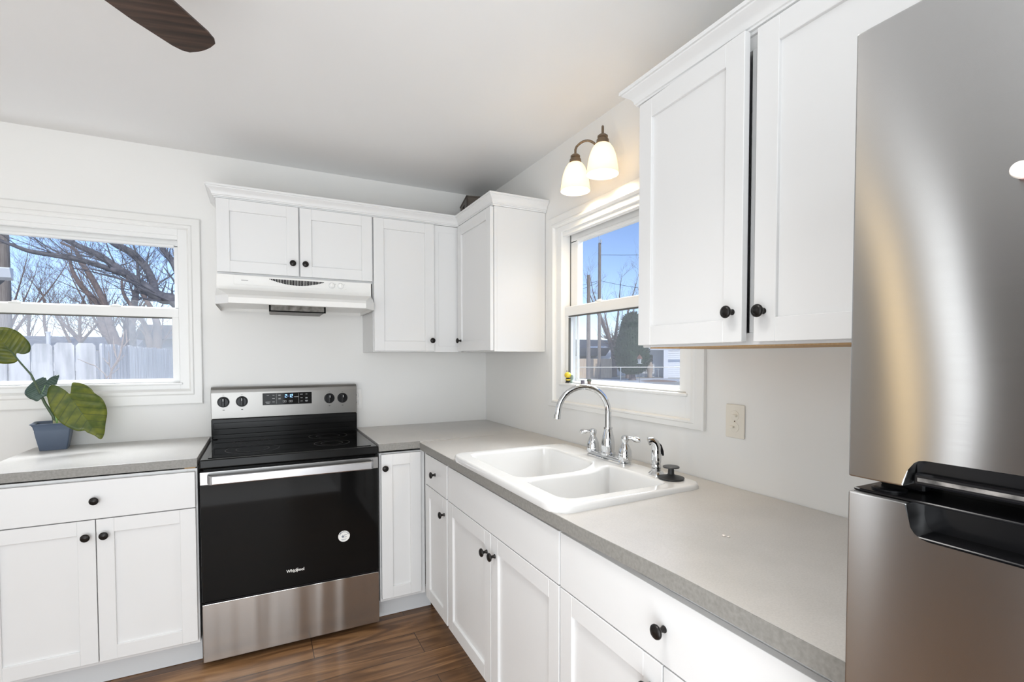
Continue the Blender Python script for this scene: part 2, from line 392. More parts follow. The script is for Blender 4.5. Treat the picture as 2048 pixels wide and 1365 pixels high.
# unseen glazed door and windows added to go with the fill lamps
d = thing('added_door_1', (-1.95, Y0, 0), None, None, None, 'structure')
MB(lambda u, w, z: (u, Y0+w, z)).frame((-2.90, .01, -1.00, 2.15), [(0, .002), (0, .03), (.09, .03), (.09, .002)]).done('door_frame', 'trim_white', d)
MB().box((-2.81, Y0+.003, .10), (-1.09, Y0+.012, 2.06)).done('door_glass', 'house_glass', d)
d = thing('added_window_3', (X0, -1.62, .18), None, None, None, 'structure')  # unseen window added behind the cool strip lamp
MB(lambda u, w, z: (X0+w, u, z)).frame((-1.76, .18, -1.48, 2.22), [(0, .002), (0, .025), (.05, .025), (.05, .002)]).done('casing', 'trim_white', d)
MB().box((X0+.003, -1.71, .23), (X0+.012, -1.53, 2.17)).done('glass', 'house_glass', d)

d = thing('added_window_4', (X0, -3.45, .30), None, None, None, 'structure')  # unseen window added behind the left fill lamp
MB(lambda u, w, z: (X0+w, u, z)).frame((-4.25, .30, -2.65, 1.70), [(0, .002), (0, .025), (.07, .025), (.07, .002)]).done('casing', 'trim_white', d)
MB().box((X0+.003, -4.18, .37), (X0+.012, -2.72, 1.63)).done('glass', 'house_glass', d)

d = thing('added_dark_door', (X0, -1.9, 0), None, None, None, 'structure')  # unseen dark door added for the refrigerator to mirror
MB(lambda u, w, z: (X0+w, u, z)).box((-2.62, .003, .005), (-1.18, .030, 2.12), .002).done('door_leaf', 'dark_wood', d)

def make_window(name, T, casing, inner_b, head, sash, glass_u, glass_l, loc):
    """casing outer rect; sash=(u0,u1) opening of the sashes; z levels shared by both windows"""
    t = thing(name, loc, None, None, None, 'structure')
    cu0, cz0, cu1, cz1 = casing
    iu0, iu1 = cu0+.060, cu1-.060
    b = MB(T)   # casing: flat board, raised bead, inner return; bottom board is its own height
    o = [(0, .001), (0, .014), (.004, .017), (.036, .018), (.042, .022), (.052, .022), (.060, .012), (.060, .001)]
    rows = []
    hb = (inner_b-cz0)/.060
    for i, w in o: rows.append([(cu0+i, w, cz0+i*hb), (cu1-i, w, cz0+i*hb), (cu1-i, w, cz1-i), (cu0+i, w, cz1-i)])
    R = [[b.v(p) for p in q] for q in rows]
    for p, q in zip(R, R[1:]+R[:1]):
        for i in range(4):
            j = (i+1) % 4; b.bm.faces.new((p[i], p[j], q[j], q[i]))
    b.done('casing', 'trim_white', t, 25)
    su0, su1 = sash
    b = MB(T)   # jamb liners, head stop, sill block
    it = cz1-.060
    b.box((iu0-.004, -.088, inner_b-.004), (su0, .004, it+.004), .002); b.box((su1, -.088, inner_b-.004), (iu1+.004, .004, it+.004), .002)
    b.box((su0-.002, -.088, head), (su1+.002, .006, it+.004), .002)
    b.box((su0-.002, -.03, head-.020), (su1+.002, -.004, head+.002), .002)
    b.box((su0-.002, -.088, inner_b-.004), (su1+.002, .003, 1.199), .002)
    b.done('jamb', 'vinyl_white', t)
    b = MB(T); b.box((su0+.001, -.060, head-.0225), (su1-.001, -.0515, head-.018)) if False else None
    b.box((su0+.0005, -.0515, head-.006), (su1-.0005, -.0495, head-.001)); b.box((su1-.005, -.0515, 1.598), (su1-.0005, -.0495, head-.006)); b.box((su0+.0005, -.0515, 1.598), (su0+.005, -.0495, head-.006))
    b.done('gap_shade_strip', 'strip_grey', t, 0)  # dark strips painted in for the shade in the sash gaps
    MB(T).box((su0-.012, -.048, 1.197), (su1+.012, .012, 1.208), .003, 2).done('sill', 'vinyl_white', t)
    gu0, gu1 = glass_u
    b = MB(T)   # upper sash sits deeper
    b.frame((su0+.004, 1.562, su1-.004, head-.004), [(0, -.054), (0, -.084), (.0, -.084), (.0, -.054)]) if False else None
    zt, zb = 1.921, 1.604
    b.box((su0+.004, -.084, zt), (su1-.004, -.052, head-.002), .003); b.box((su0+.004, -.084, 1.562), (su1-.004, -.052, zb), .003)
    b.box((su0+.004, -.084, zb-.01), (gu0, -.052, zt+.01), .003); b.box((gu1, -.084, zb-.01), (su1-.004, -.052, zt+.01), .003)
    b.box((gu0-.002, -.050, zt), (gu1+.002, -.044, zt+.012), .001)
    us = b.done('upper_sash', 'vinyl_white', t)
    MB(T).box((gu0-.004, -.070, zb-.004), (gu1+.004, -.066, zt+.004)).done('upper_glass', 'pane_glass', us, 0)
    gu0, gu1 = glass_l
    b = MB(T)
    zt, zb = 1.540, 1.218
    b.box((su0+.001, -.050, 1.549), (su1-.001, -.018, 1.597), .003); b.box((su0+.001, -.050, 1.2085), (su1-.001, -.020, zb), .003)
    b.box((su0+.001, -.050, zb-.005), (gu0, -.020, 1.552), .003); b.box((gu1, -.050, zb-.005), (su1-.001, -.020, 1.552), .003)
    ls = b.done('lower_sash', 'vinyl_white', t)
    MB(T).box((gu0-.004, -.038, zb-.004), (gu1+.004, -.034, 1.552)).done('lower_glass', 'pane_glass', ls, 0)
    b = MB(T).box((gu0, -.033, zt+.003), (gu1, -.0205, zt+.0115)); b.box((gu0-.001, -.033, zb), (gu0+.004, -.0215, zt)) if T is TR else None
    b.done('dark_strip', 'strip_grey', ls, 0)  # dark grey strip along the edge of the lower glass
    for uu in (su0+.33*(su1-su0), su0+.72*(su1-su0)):
        MB(T).box((uu-.024, -.040, 1.597), (uu+.024, -.020, 1.603), .002).box((uu-.012, -.036, 1.603), (uu+.012, -.024, 1.609), .002).done('sash_lock', 'vinyl_white', t)
    b = MB(T)
    b.frame((su0+.001, 1.2095, su1-.001, 1.590), [(0, -.089), (0, -.097), (.018, -.097), (.018, -.089)])
    sf = b.done('screen_frame', 'vinyl_white', t)
    MB(T).box((su0+.012, -.0935, 1.222), (su1-.012, -.0930, 1.578)).done('insect_screen', 'insect_mesh' if T is TB else 'insect_mesh_clear', sf, 0)
    return t
make_window('window_1', TB, (-2.815, 1.094, -1.652, 2.067), 1.174, 1.974, (-2.716, -1.754), (-2.692, -1.777), (-2.688, -1.787), (-2.235, 0, 1.094))
make_window('window_2', TR, (.850, 1.083, 1.884, 2.062), 1.118, 1.974, (.958, 1.792), (1.0238, 1.700), (.988, 1.738), (0, -1.367, 1.083))

# ------------------------------------------------------------------ cabinets
def knob_mb(T, u, w, z, r=.0155):
    prof = [(.0075, 0), (.0075, .002), (.0052, .006), (.0050, .013), (.0085, .017), (r*.92, .0195), (r, .022), (r*.97, .025), (r*.80, .0275), (r*.55, .0285), (r*.5, .0278), (r*.3, .0290), (.001, .0295)]
    b = MB(T); rings = []
    for q, h in prof: rings.append([(u+q*math.cos(2*math.pi*k/20), w+h, z+q*math.sin(2*math.pi*k/20)) for k in range(20)])
    return b.loft(rings)
def knob(T, u, w, z, parent): return knob_mb(T, u, w, z).done('knob', 'bronze', parent, 50)
def shaker(T, u0, u1, z0, z1, w, parent, name='door', st=.056, th=.019, slab=False):
    b = MB(T)
    if slab: b.box((u0, w, z0), (u1, w+th, z1), .0018, 2)
    else:
        b.box((u0, w, z0), (u0+st, w+th, z1), .0012); b.box((u1-st, w, z0), (u1, w+th, z1), .0012)
        b.box((u0+st, w, z0), (u1-st, w+th, z0+st), .0012); b.box((u0+st, w, z1-st), (u1-st, w+th, z1), .0012)
        b.box((u0+st-.004, w+.003, z0+st-.004), (u1-st+.004, w+th-.0095, z1-st+.004))
    return b.done(name, 'cabinet_white', parent, 30)
def carcass(T, u0, u1, z0, z1, depth, parent, rails=(), mids=(), top=True, w0=.003):
    b = MB(T); t = .016
    b.box((u0, w0, z0), (u0+t, depth-.018, z1)); b.box((u1-t, w0, z0), (u1, depth-.018, z1))
    b.box((u0+t, w0, z0), (u1-t, depth-.018, z0+t)); b.box((u0+t, w0, z0+t), (u1-t, w0+.008, z1))
    if top: b.box((u0+t, w0, z1-t), (u1-t, depth-.018, z1))
    b.done('box', 'cabinet_white', parent, 0)
    b = MB(T); d0, d1 = depth-.018, depth
    b.box((u0, d0, z0), (u0+.036, d1, z1), .0008); b.box((u1-.036, d0, z0), (u1, d1, z1), .0008)
    b.box((u0+.036, d0, z0), (u1-.036, d1, z0+.03), .0008); b.box((u0+.036, d0, z1-.03), (u1-.036, d1, z1), .0008)
    for r in rails: b.box((u0+.036, d0, r-.016), (u1-.036, d1, r+.016), .0008)
    for m_ in mids: b.box((m_-.02, d0, z0+.03), (m_+.02, d1, z1-.03), .0008)
    b.done('face_frame', 'cabinet_white', parent, 30)
BD, BF = .6245, .6265            # base depth of the face frame, back of the doors
def base_cabinet(name, T, u0, u1, label, drawers, doors, knobs, cat='cabinet', ztop=.866, group=None, toe=None, mids=()):
    c = T((u0+u1)/2, .3, 0)
    t = thing(name, (c[0], c[1], 0), label, cat, group)
    carcass(T, u0, u1, .112, ztop, BD, t, rails=(.702,) if drawers else (), mids=mids, top=False)
    a, e = toe or (u0, u1)
    MB(T).box((a, .535, .002), (e, .5555, .112)).done('toe_kick', 'toe_kick_paint', t, 0)
    ds = []
    for (a, e, kn) in drawers:
        q = shaker(T, a, e, .7055, .8567, BF, t, 'drawer_front' if kn else 'false_front', slab=True)
        if kn: knob(T, kn[0], BF+.019, kn[1], q)
    for (a, e, z1, kn) in doors:
        q = shaker(T, a, e, .1312, z1, BF, t)
        knob(T, kn[0], BF+.019, kn[1], q)
    return t
G = 'white lower cabinets'
base_cabinet('base_cabinet', TB, -2.318, -1.624, 'white lower cabinet with two doors left of the range, under the window with the plant', [(-2.303, -1.631, (-1.963, .781))],
             [(-2.303, -1.9655, .7018, (-1.9925, .640)), (-1.9625, -1.631, .7018, (-1.9355, .640))], None, group=G, ztop=.868)
base_cabinet('base_cabinet', TB, -.858, -.6262, 'narrow white lower cabinet with one tall door squeezed between range and corner', [], [(-.852, -.651, .8567, (-.836, .791))], None, group=G, toe=(-.858, -.575), ztop=.862)
base_cabinet('base_cabinet', TR, .6268, 1.030, 'narrow white lower cabinet with small drawer and door beside the corner', [(.705, 1.022, (.862, .782))], [(.705, 1.022, .7018, (.990, .628))], None, group=G, toe=(.5555, 1.030), ztop=.862)
base_cabinet('base_cabinet', TR, 1.0315, 1.9545, 'white lower cabinet under the sink with plain false front and two doors', [(1.0375, 1.9525, None)],
             [(1.0375, 1.4920, .7018, (1.461, .626)), (1.4970, 1.9525, .7018, (1.531, .634))], None, group=G, ztop=.862)
base_cabinet('base_cabinet', TR, 1.956, 2.752, 'white lower cabinet with one wide drawer nearest the refrigerator', [(1.9595, 2.7480, (2.355, .781))],
             [(1.9595, 2.3495, .7018, (2.318, .640)), (2.3535, 2.7480, .7018, (2.384, .640))], None, group=G, ztop=.872)

UD = .305
def upper(T, u0, u1, z0, z1, label, group, mids=()):
    c = T((u0+u1)/2, UD/2, 0)
    t = thing('wall_cabinet', (c[0], c[1], z0), label, 'cabinet', group)
    carcass(T, u0, u1, z0, z1, UD, t, mids=mids)
    return t
GU = 'white wall cabinets'
ZT = 2.108
t = upper(TB, -1.5585, -.8200, 1.745, 2.112, 'short white wall cabinet with two small doors above the range hood', GU, mids=(-1.1895,))
q = shaker(TB, -1.5575, -1.1935, 1.756, ZT, .3080, t); knob(TB, -1.2225, .3270, 1.818, q)
q = shaker(TB, -1.1870, -.8225, 1.756, ZT, .3080, t); knob(TB, -1.1630, .3270, 1.818, q)
t = upper(TB, -.8185, -.003, 1.3695, 2.112, 'tall white wall cabinet with one door in the corner, right of the range hood', GU, mids=(-.45,))
q = shaker(TB, -.8150, -.4700, 1.375, ZT, .3080, t); knob(TB, -.4880, .3270, 1.436, q)
MB(TB).box((-.4680, .3055, 1.3697), (-.3080, .310, 2.110), .0008).box((-.4400, .310, 1.405), (-.3080, .3125, 2.070), .0008).done('filler_panel', 'cabinet_white', t)
t = upper(TR, .3255, .7953, 1.3695, 2.112, 'white wall cabinet on the window wall whose door faces left, between corner and window', GU)
q = shaker(TR, .3270, .7945, 1.375, ZT, .3080, t); knob(TR, .3800, .3270, 1.436, q)
t = upper(TR, 1.905, 2.700, 1.3700, 2.112, 'large white wall cabinet with a door ajar, beside the refrigerator', GU, mids=(2.303,))
# left door stands slightly ajar, swung about its hinge side
ang = math.radians(3.0); hu, hw = 1.907, .3080
def TRA(u, w, z):
    du, dw = u-hu, w-hw
    return TR(hu+du*math.cos(ang)-dw*math.sin(ang), hw+du*math.sin(ang)+dw*math.cos(ang), z)
q = shaker(TRA, 1.907, 2.2950, 1.3765, ZT+.004, .3080, t); q['label'] = 'door standing slightly ajar'; knob(TRA, 2.268, .3270, 1.450, q)
q = shaker(TR, 2.3110, 2.6970, 1.3765, ZT+.004, .3080, t); knob(TR, 2.3370, .3270, 1.448, q)
MB(TR).box((1.93, .02, 1.3662), (2.68, .298, 1.3699)).done('underside', 'raw_wood', t, 0)

def crown(path, label, name='crown_molding', k_=1.0):
    prof = [(0, 2.1125), (.006, 2.1125), (.008, 2.1175), (.013, 2.119), (.0135, 2.124), (.0165, 2.126), (.0175, 2.134), (.022, 2.143), (.031, 2.151), (.036, 2.1555), (.037, 2.159), (.041, 2.160), (.041, 2.170), (0, 2.170)]
    prof = [(p*k_, z) for p, z in prof]
    P = [Vector((x, y)) for x, y in path]; n = len(P); nrm = []
    for a, b in zip(P, P[1:]):
        dv = (b-a).normalized(); nrm.append(Vector((dv.y, -dv.x)))
    rings = []
    for i in range(n):
        if i == 0: m_, k = nrm[0], 1
        elif i == n-1: m_, k = nrm[-1], 1
        else:
            m_ = (nrm[i-1]+nrm[i]).normalized(); k = 1/m_.dot(nrm[i])
        rings.append([(P[i].x+m_.x*k*p, P[i].y+m_.y*k*p, z) for p, z in prof])
    return tag(MB().loft(rings).done(name, 'cabinet_white', None, 28), label, 'molding', 'crown moldings on the wall cabinets')
crown([(-1.5595, -.002), (-1.5595, -.3060), (-.3060, -.3060), (-.3060, -.7960), (-.002, -.7960)], 'white crown molding running over the range-side and corner cabinets')
crown([(-.002, -1.9045), (-.3060, -1.9045), (-.3060, -2.7010), (-.002, -2.7010)], 'white crown molding on top of the cabinet beside the refrigerator', k_=1.35)

# ------------------------------------------------------------------ countertops
TH = .036
b = MB().box((-2.335, -.648, .9146-TH), (-1.622, -.003, .9146), .0025, 2)
o = tag(b.done('countertop', 'laminate', None, 40), 'short grey laminate countertop under the plant, left of the range', 'countertop', 'grey laminate countertops')
MB().box((-2.335, -.6492, .9140-TH), (-1.622, -.6475, .9136)).done('edge_shade', 'laminate_shaded', o, 0)  # darker strip carries the edge shade in its colour
MB().box((-2.32, -.615, .8684), (-1.69, -.06, .8785)).done('gap_shade_board', 'dark_gap', o, 0)  # black board added so the gap under the counter reads as shade
MB().box((-1.670, -.625, .8685), (-1.630, -.57, .8784)).done('shim', 'raw_wood', o, 0)
MB().box((-2.30, -.60, .8685), (-2.26, -.55, .8784)).done('shim', 'raw_wood', o, 0)
b = MB().box((-.8640, -.6475, .9120-TH), (-.003, -.003, .9120), .0025, 2)
o = tag(b.done('countertop', 'laminate', None, 40), 'small grey laminate countertop in the corner right of the range', 'countertop', 'grey laminate countertops')
MB().box((-.8640, -.6488, .9114-TH), (-.656, -.6470, .9110)).done('edge_shade', 'laminate_shaded', o, 0)
def zf(x, y):     # the old counter dips a little along its front edge
    s = max(0.0, min(1.0, (-x-.1)/.55)); k = 1 if y > -1.95 else max(0.0, 1-(-1.95-y)/.45)
    return .9146-.0105*s*k
ol = [(-.655, -.6485)]+[(-.655, -.6485-(2.760-.6485)*i/12) for i in range(1, 13)]+[(-.003, -2.760+(2.760-.6485)*i/12) for i in range(13)]
hole = [(-.610, -1.135), (-.610, -1.945), (-.150, -1.945), (-.150, -1.135)]
o = tag(MB().holed(ol, [hole], zf, TH).done('countertop', 'laminate', None, 30), 'long grey laminate countertop with the sink set into it, under the right window', 'countertop', 'grey laminate countertops')
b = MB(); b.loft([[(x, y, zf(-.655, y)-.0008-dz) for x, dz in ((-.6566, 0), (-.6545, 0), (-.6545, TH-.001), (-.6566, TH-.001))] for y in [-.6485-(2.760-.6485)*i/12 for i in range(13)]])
b.done('edge_shade', 'laminate_shaded', o, 0)
tag(MB().box((-.405, -2.30, .9135), (-.398, -2.292, .9185), .002).box((-.400, -2.309, .9135), (-.393, -2.302, .9170), .002).done('crumb', 'magnet_pale'), 'small pale crumb lying on the long countertop right of the sink', 'crumb')

# ------------------------------------------------------------------ sink
def resample(p, n):
    P = [Vector(q) for q in p]; P.append(P[0]); L = [0]
    for a, c in zip(P, P[1:]): L.append(L[-1]+(c-a).length)
    out = []; j = 0
    for i in range(n):
        s = L[-1]*i/n
        while L[j+1] < s: j += 1
        out.append(P[j].lerp(P[j+1], (s-L[j])/(L[j+1]-L[j])))
    return [(q.x, q.y) for q in out]
def round_poly(p, r, n=6):
    out = []; k = len(p)
    rr = r if isinstance(r, list) else [r]*k
    for i in range(k):
        a, c, e = Vector(p[i-1]), Vector(p[i]), Vector(p[(i+1) % k])
        d0 = (a-c).normalized(); d1 = (e-c).normalized(); A = c+d0*rr[i]; E_ = c+d1*rr[i]
        for s in range(n+1):
            f = s/n; out.append(tuple((A*(1-f)**2+c*2*f*(1-f)+E_*f*f)))
    return out
def inset(p, d):
    n = len(p); A = sum(p[i][0]*p[(i+1) % n][1]-p[(i+1) % n][0]*p[i][1] for i in range(n)); sg = 1 if A > 0 else -1; out = []
    for i in range(n):
        t = (Vector(p[(i+1) % n])-Vector(p[i-1])).normalized(); out.append((p[i][0]-t.y*d*sg, p[i][1]+t.x*d*sg))
    return out
sk = thing('kitchen_sink', (-.37, -1.54, .90), 'white enamel double bowl drop-in sink under the right window', 'sink')
ZS = .930
outer = resample(round_poly([(-.650, -1.125), (-.650, -1.957), (-.098, -1.957), (-.098, -1.125)], .05), 96)
b1 = resample(round_poly([(-.600, -1.165), (-.600, -1.630), (-.345, -1.632), (-.215, -1.530), (-.205, -1.165)], [.05, .05, .06, .05, .06]), 72)
b2 = resample(round_poly([(-.600, -1.662), (-.600, -1.912), (-.195, -1.912), (-.195, -1.590), (-.325, -1.664)], [.045, .05, .05, .05, .05]), 72)
b = MB(); loops = []
ed = []
for lp in (outer, inset(b1, -.006), inset(b2, -.006)):
    vs = [b.v((x, y, ZS)) for x, y in lp]; loops.append(vs)
    for i in range(len(vs)): ed.append(b.bm.edges.new((vs[i], vs[(i+1) % len(vs)])))
bmesh.ops.triangle_fill(b.bm, use_beauty=True, edges=ed)
def skirt(vs, rings):
    prev = vs
    for r in rings:
        cur = [b.v(p) for p in r]
        for i in range(len(prev)):
            j = (i+1) % len(prev); b.bm.faces.new((prev[i], prev[j], cur[j], cur[i]))
        prev = cur
    return prev
skirt(loops[0], [[(x, y, ZS-dz) for x, y in inset(outer, -d)] for d, dz in ((.004, .0012), (.007, .004), (.009, .009), (.0095, .020), (.008, .0265), (.002, .0265))])
for lp, src, dp in ((loops[1], b1, .19), (loops[2], b2, .17)):
    rg = [(inset(src, -.003), .001), (inset(src, .001), .004), (inset(src, .004), .010), (inset(src, .008), .05), (inset(src, .016), dp-.05), (inset(src, .026), dp-.018), (inset(src, .045), dp-.004), (inset(src, .07), dp)]
    last = skirt(lp, [[(x, y, ZS-z) for x, y in q] for q, z in rg])
    b.bm.faces.new(last)
b.done('basin', 'sink_enamel', sk, 40)
for (x, y, dp) in ((-.39, -1.39, .19), (-.39, -1.79, .17)):
    MB().lathe([(.042, .0), (.042, .004), (.036, .005), (.030, .002), (.004, .002)], (x, y, ZS-dp)).done('drain', 'chrome', sk)
tag(MB().tube([(-.214, -1.475, ZS-.030), (-.213, -1.480, ZS-.042), (-.2135, -1.482, ZS-.056)], .0008, 6).done('thread', 'wire'), 'thin dark hair stuck to the inside wall of the left sink bowl', 'hair') if False else None

# ------------------------------------------------------------------ faucet
fx, fy = -.140, -1.522
fc = thing('faucet', (fx, fy, ZS), 'chrome two-handle gooseneck faucet at the back of the sink', 'faucet')
b = MB()
st = [[(x, y, ZS+z) for x, y in inset(rrect(fx-.029, fy-.122, fx+.029, fy+.122, .028, 6), d)] for d, z in ((0, 0), (0, .006), (.004, .009), (.006, .018), (.010, .022), (.016, .023))]
b.loft(st).done('base_plate', 'chrome', fc, 40)
b = MB()
b.lathe([(.030, .020), (.030, .028), (.026, .032), (.027, .05), (.026, .07), (.022, .095), (.0165, .118), (.0155, .122), (.0175, .124), (.0175, .130), (.013, .131)], (fx, fy+.002, ZS), seg=24)
pts = [(0, .125), (0, .17), (0, .192)]+[(.105-.105*math.cos(math.radians(a)), .190+.103*math.sin(math.radians(a))) for a in range(15, 181, 11)]+[(.2125, .172)]
dx, dy = -.968, .25
b.tube([(fx+dx*p, fy+.002+dy*p, ZS+z) for p, z in pts], [.0118]*(len(pts)-1)+[.0118], 16)
e = pts[-1]; b.tube([(fx+dx*.2120, fy+.002+dy*.2120, ZS+.186), (fx+dx*.2140, fy+.002+dy*.2140, ZS+.169)], .0135, 16)
b.done('spout', 'chrome', fc, 40)
for s, ang in ((1, 130), (-1, -42)):
    hx, hy = fx, fy+s*.102
    b = MB().lathe([(.026, .016), (.026, .032), (.0245, .036), (.025, .040), (.024, .052), (.018, .068), (.0125, .078), (.011, .083), (.012, .088), (.0145, .094), (.0145, .104), (.0115, .110), (.004, .112)], (hx, hy, ZS), seg=20)
    a = math.radians(ang); d_ = Vector((math.cos(a), math.sin(a), 0)); c0 = Vector((hx, hy, ZS+.100))
    b.tube([c0, c0+d_*.018+Vector((0, 0, .001)), c0+d_*.026, c0+d_*.033-Vector((0, 0, .002)), c0+d_*.045-Vector((0, 0, .004)), c0+d_*.054-Vector((0, 0, .006)), c0+d_*.057-Vector((0, 0, .006))], [.008, .007, .006, .0100, .0115, .0095, .004], 12)
    b.done('handle', 'chrome', fc, 40)
sp = thing('side_sprayer', (-.148, -1.800, ZS), 'chrome pull-out side sprayer standing right of the faucet', 'sprayer')
MB().lathe([(.027, 0), (.027, .004), (.022, .009), (.017, .013), (.017, .022), (.014, .024)], (-.148, -1.800, ZS)).done('base', 'chrome', sp)
b = MB().lathe([(.0155, .024), (.0165, .026), (.0165, .034), (.0145, .036), (.0165, .045), (.0172, .060), (.0165, .078), (.0155, .086)], (-.148, -1.800, ZS))
b.tube([(-.148, -1.800, ZS+.080), (-.148, -1.800, ZS+.096), (-.152, -1.797, ZS+.109), (-.161, -1.791, ZS+.117), (-.171, -1.785, ZS+.114)], [.0155, .0155, .0150, .0150, .0145], 14)
b.done('sprayer_head', 'chrome', sp, 45)
MB().tube([(-.146, -1.803, ZS+.112), (-.137, -1.807, ZS+.100), (-.131, -1.810, ZS+.080), (-.128, -1.812, ZS+.066)], [.004, .006, .006, .003], 8).done('lever', 'black_plastic', sp, 45)
sc_ = (-.150, -1.872, ZS)
tag(MB().lathe([(.040, .0005), (.043, .003), (.043, .006), (.038, .007), (.030, .009), (.016, .013), (.0105, .017), (.0095, .034), (.012, .037), (.027, .0385), (.027, .042), (.024, .0435), (.002, .0440)], sc_, seg=32).done('sink_stopper', 'rubber_black', None, 40),
    'black rubber sink stopper lying on the sink rim beside the sprayer', 'sink stopper')

# ------------------------------------------------------------------ range
RX0, RX1 = -1.6140, -.8680
rg = thing('electric_range', ((RX0+RX1)/2, -.33, 0), 'stainless steel and black glass-top electric range between the white cabinets', 'range')
b = MB(TB).box((RX0+.004, .02, .045), (RX1-.004, .600, .866), .004).box((RX0+.010, .600, .05), (RX1-.010, .622, .86), .003)
b.done('body', 'black_enamel', rg)
for x in (RX0+.05, RX1-.05):
    for w in (.08, .56): MB(TB).lathe([(.018, .0015), (.018, .012), (.009, .014), (.009, .05)], (x, w, 0), seg=12).done('foot', 'black_plastic', rg)
MB(TB).box((RX0+.001, .6215, .0300), (RX1-.001, .6548, .2817), .003, 2).done('drawer', 'range_steel', rg)
MB(TB).box((RX0+.010, .640, .2835), (RX1-.010, .6544, .2900), .001).done('drawer_lip', 'black_plastic', rg)
dr = MB(TB).box((RX0+.001, .623, .2910), (RX1-.001, .6550, .7960), .003, 2).done('oven_door', 'black_glass', rg)
MB(TB).box((RX0+.001, .623, .7965), (RX1-.001, .6562, .8520), .002, 2).done('door_band', 'band_steel', dr)
b = MB(TB); hs = rrect(-.0075, -.0195, .0075, .0195, .006, 4)
pts = [(RX0+.030, .657), (RX0+.034, .686), (RX0+.046, .698)]+[(RX0+.046+(RX1-RX0-.092)*i/8, .698) for i in range(1, 8)]+[(RX1-.046, .698), (RX1-.034, .686), (RX1-.030, .657)]
b.loft([[(u+(0 if 2 < i < 10 else a*.4), w+a, .8225+c) for a, c in hs] for i, (u, w) in enumerate(pts)]).done('handle', 'handle_steel', dr, 40)
b = MB(); text_mesh(b, 'Whirlpool', .0180, (-1.2470, -.6556, .3635), (1, 0, 0), (0, 0, 1), .0005, .018)
b.tube([(-1.257, -.6562, .3565), (-1.254, -.6562, .355), (-1.246, -.6562, .3588), (-1.239, -.6562, .365), (-1.235, -.6562, .371), (-1.238, -.6562, .3722), (-1.243, -.6562, .3705)], .0008, 6)
b.done('logo', 'print_pale', dr, 0)
sx, sz = -1.0329, .4856
st_ = MB(TB).lathe([(.0265, .6551), (.0265, .6558)], (sx, 0, sz), 'y', 32).done('sticker', 'print_pale', dr)
b = MB()
for i, ch in enumerate('AMERICA'):
    a = math.radians(150-20*i); text_mesh(b, ch, .0102, (sx+.0215*math.cos(a), -.6560, sz+.0215*math.sin(a)), (math.sin(a), 0, -math.cos(a)), (math.cos(a), 0, math.sin(a)), .0003, .02)
for k in range(5):
    a = math.radians(90+72*k); a2 = math.radians(126+72*k)
b.prism([(sx-.005+(.0088 if k % 2 == 0 else .0038)*math.cos(math.radians(90+36*k)), sz-.001+(.0088 if k % 2 == 0 else .0038)*math.sin(math.radians(90+36*k))) for k in range(10)], -.6562, -.6558, 'uz')
b.box((sx+.001, -.6562, sz+.004), (sx+.013, -.6558, sz+.0062)).box((sx+.002, -.6562, sz-.006), (sx+.012, -.6558, sz-.0038)).box((sx-.014, -.6562, sz-.0150), (sx+.012, -.6558, sz-.0138)).box((sx-.010, -.6562, sz-.0185), (sx+.008, -.6558, sz-.0173))
b.done('sticker_print', 'siding_blue', st_, 0)
MB(TB).box((RX0, .030, .8662), (RX1, .6580, .9050), .006, 3).done('cooktop', 'black_enamel', rg)
ct = MB(TB).box((RX0+.030, .085, .9045), (RX1-.030, .630, .9075), .001).done('glass_top', 'black_glass', rg)
for (x, w, r) in ((-1.415, .47, .115), (-1.06, .47, .085), (-1.42, .22, .085), (-1.05, .22, .10)):
    b = MB(TB)
    for r1 in (r, r*.62):
        for (p, q) in (((r1, .9076), (r1-.0022, .9076)),):
            n = 56
            R1 = [b.v((x+p[0]*math.cos(2*math.pi*k/n), w+p[0]*math.sin(2*math.pi*k/n), .90765)) for k in range(n)]
            R2 = [b.v((x+q[0]*math.cos(2*math.pi*k/n), w+q[0]*math.sin(2*math.pi*k/n), .90765)) for k in range(n)]
            for k in range(n): b.bm.faces.new((R1[k], R1[(k+1) % n], R2[(k+1) % n], R2[k]))
    b.done('burner_ring', 'burner_print', rg, 0)
MB(TB).box((RX0+.001, .022, .9052), (RX1-.001, .072, 1.0120), .006, 2).box((RX0+.004, .072, .9052), (RX1-.004, .082, .930), .004, 2).box((RX0+.012, .068, .958), (RX1-.012, .0765, .992), .003, 2).done('backguard_base', 'black_enamel', rg)
bp = MB(TB).prism([(.022, 1.0125), (.066, 1.0125), (.0665, 1.150), (.062, 1.168), (.052, 1.179), (.040, 1.182), (.022, 1.182)], RX0+.001, RX1-.001, 'wz', .003, 2).done('control_panel', 'panel_steel', rg, 40)
ds = MB(TB).box((-1.369, .0660, 1.0765), (-1.118, .0680, 1.1420), .001).done('display', 'black_glass', bp)
b = MB()
def seg7(b, x, z, ch, h=.0155, w=.0080):
    S7 = {'2': 'abged', '1': 'bc'}[ch]; t = .0014
    pos = {'a': ((0, h), (w, h)), 'b': ((w, h/2), (w, h)), 'c': ((w, 0), (w, h/2)), 'd': ((0, 0), (w, 0)), 'e': ((0, 0), (0, h/2)), 'g': ((0, h/2), (w, h/2))}
    for k in S7:
        (a0, c0), (a1, c1) = pos[k]; b.box((x+a0-t/2, -.0686, z+c0-t/2), (x+a1+t/2, -.0680, z+c1+t/2))
for x, ch in ((-1.2560, '2'), (-1.2385, '1'), (-1.2260, '2')): seg7(b, x, 1.1165, ch)
b.box((-1.2425, -.0686, 1.1205), (-1.2410, -.0680, 1.122)).box((-1.2425, -.0686, 1.1275), (-1.2410, -.0680, 1.129))
b.done('clock_digits', 'clock_blue', bp, 0)
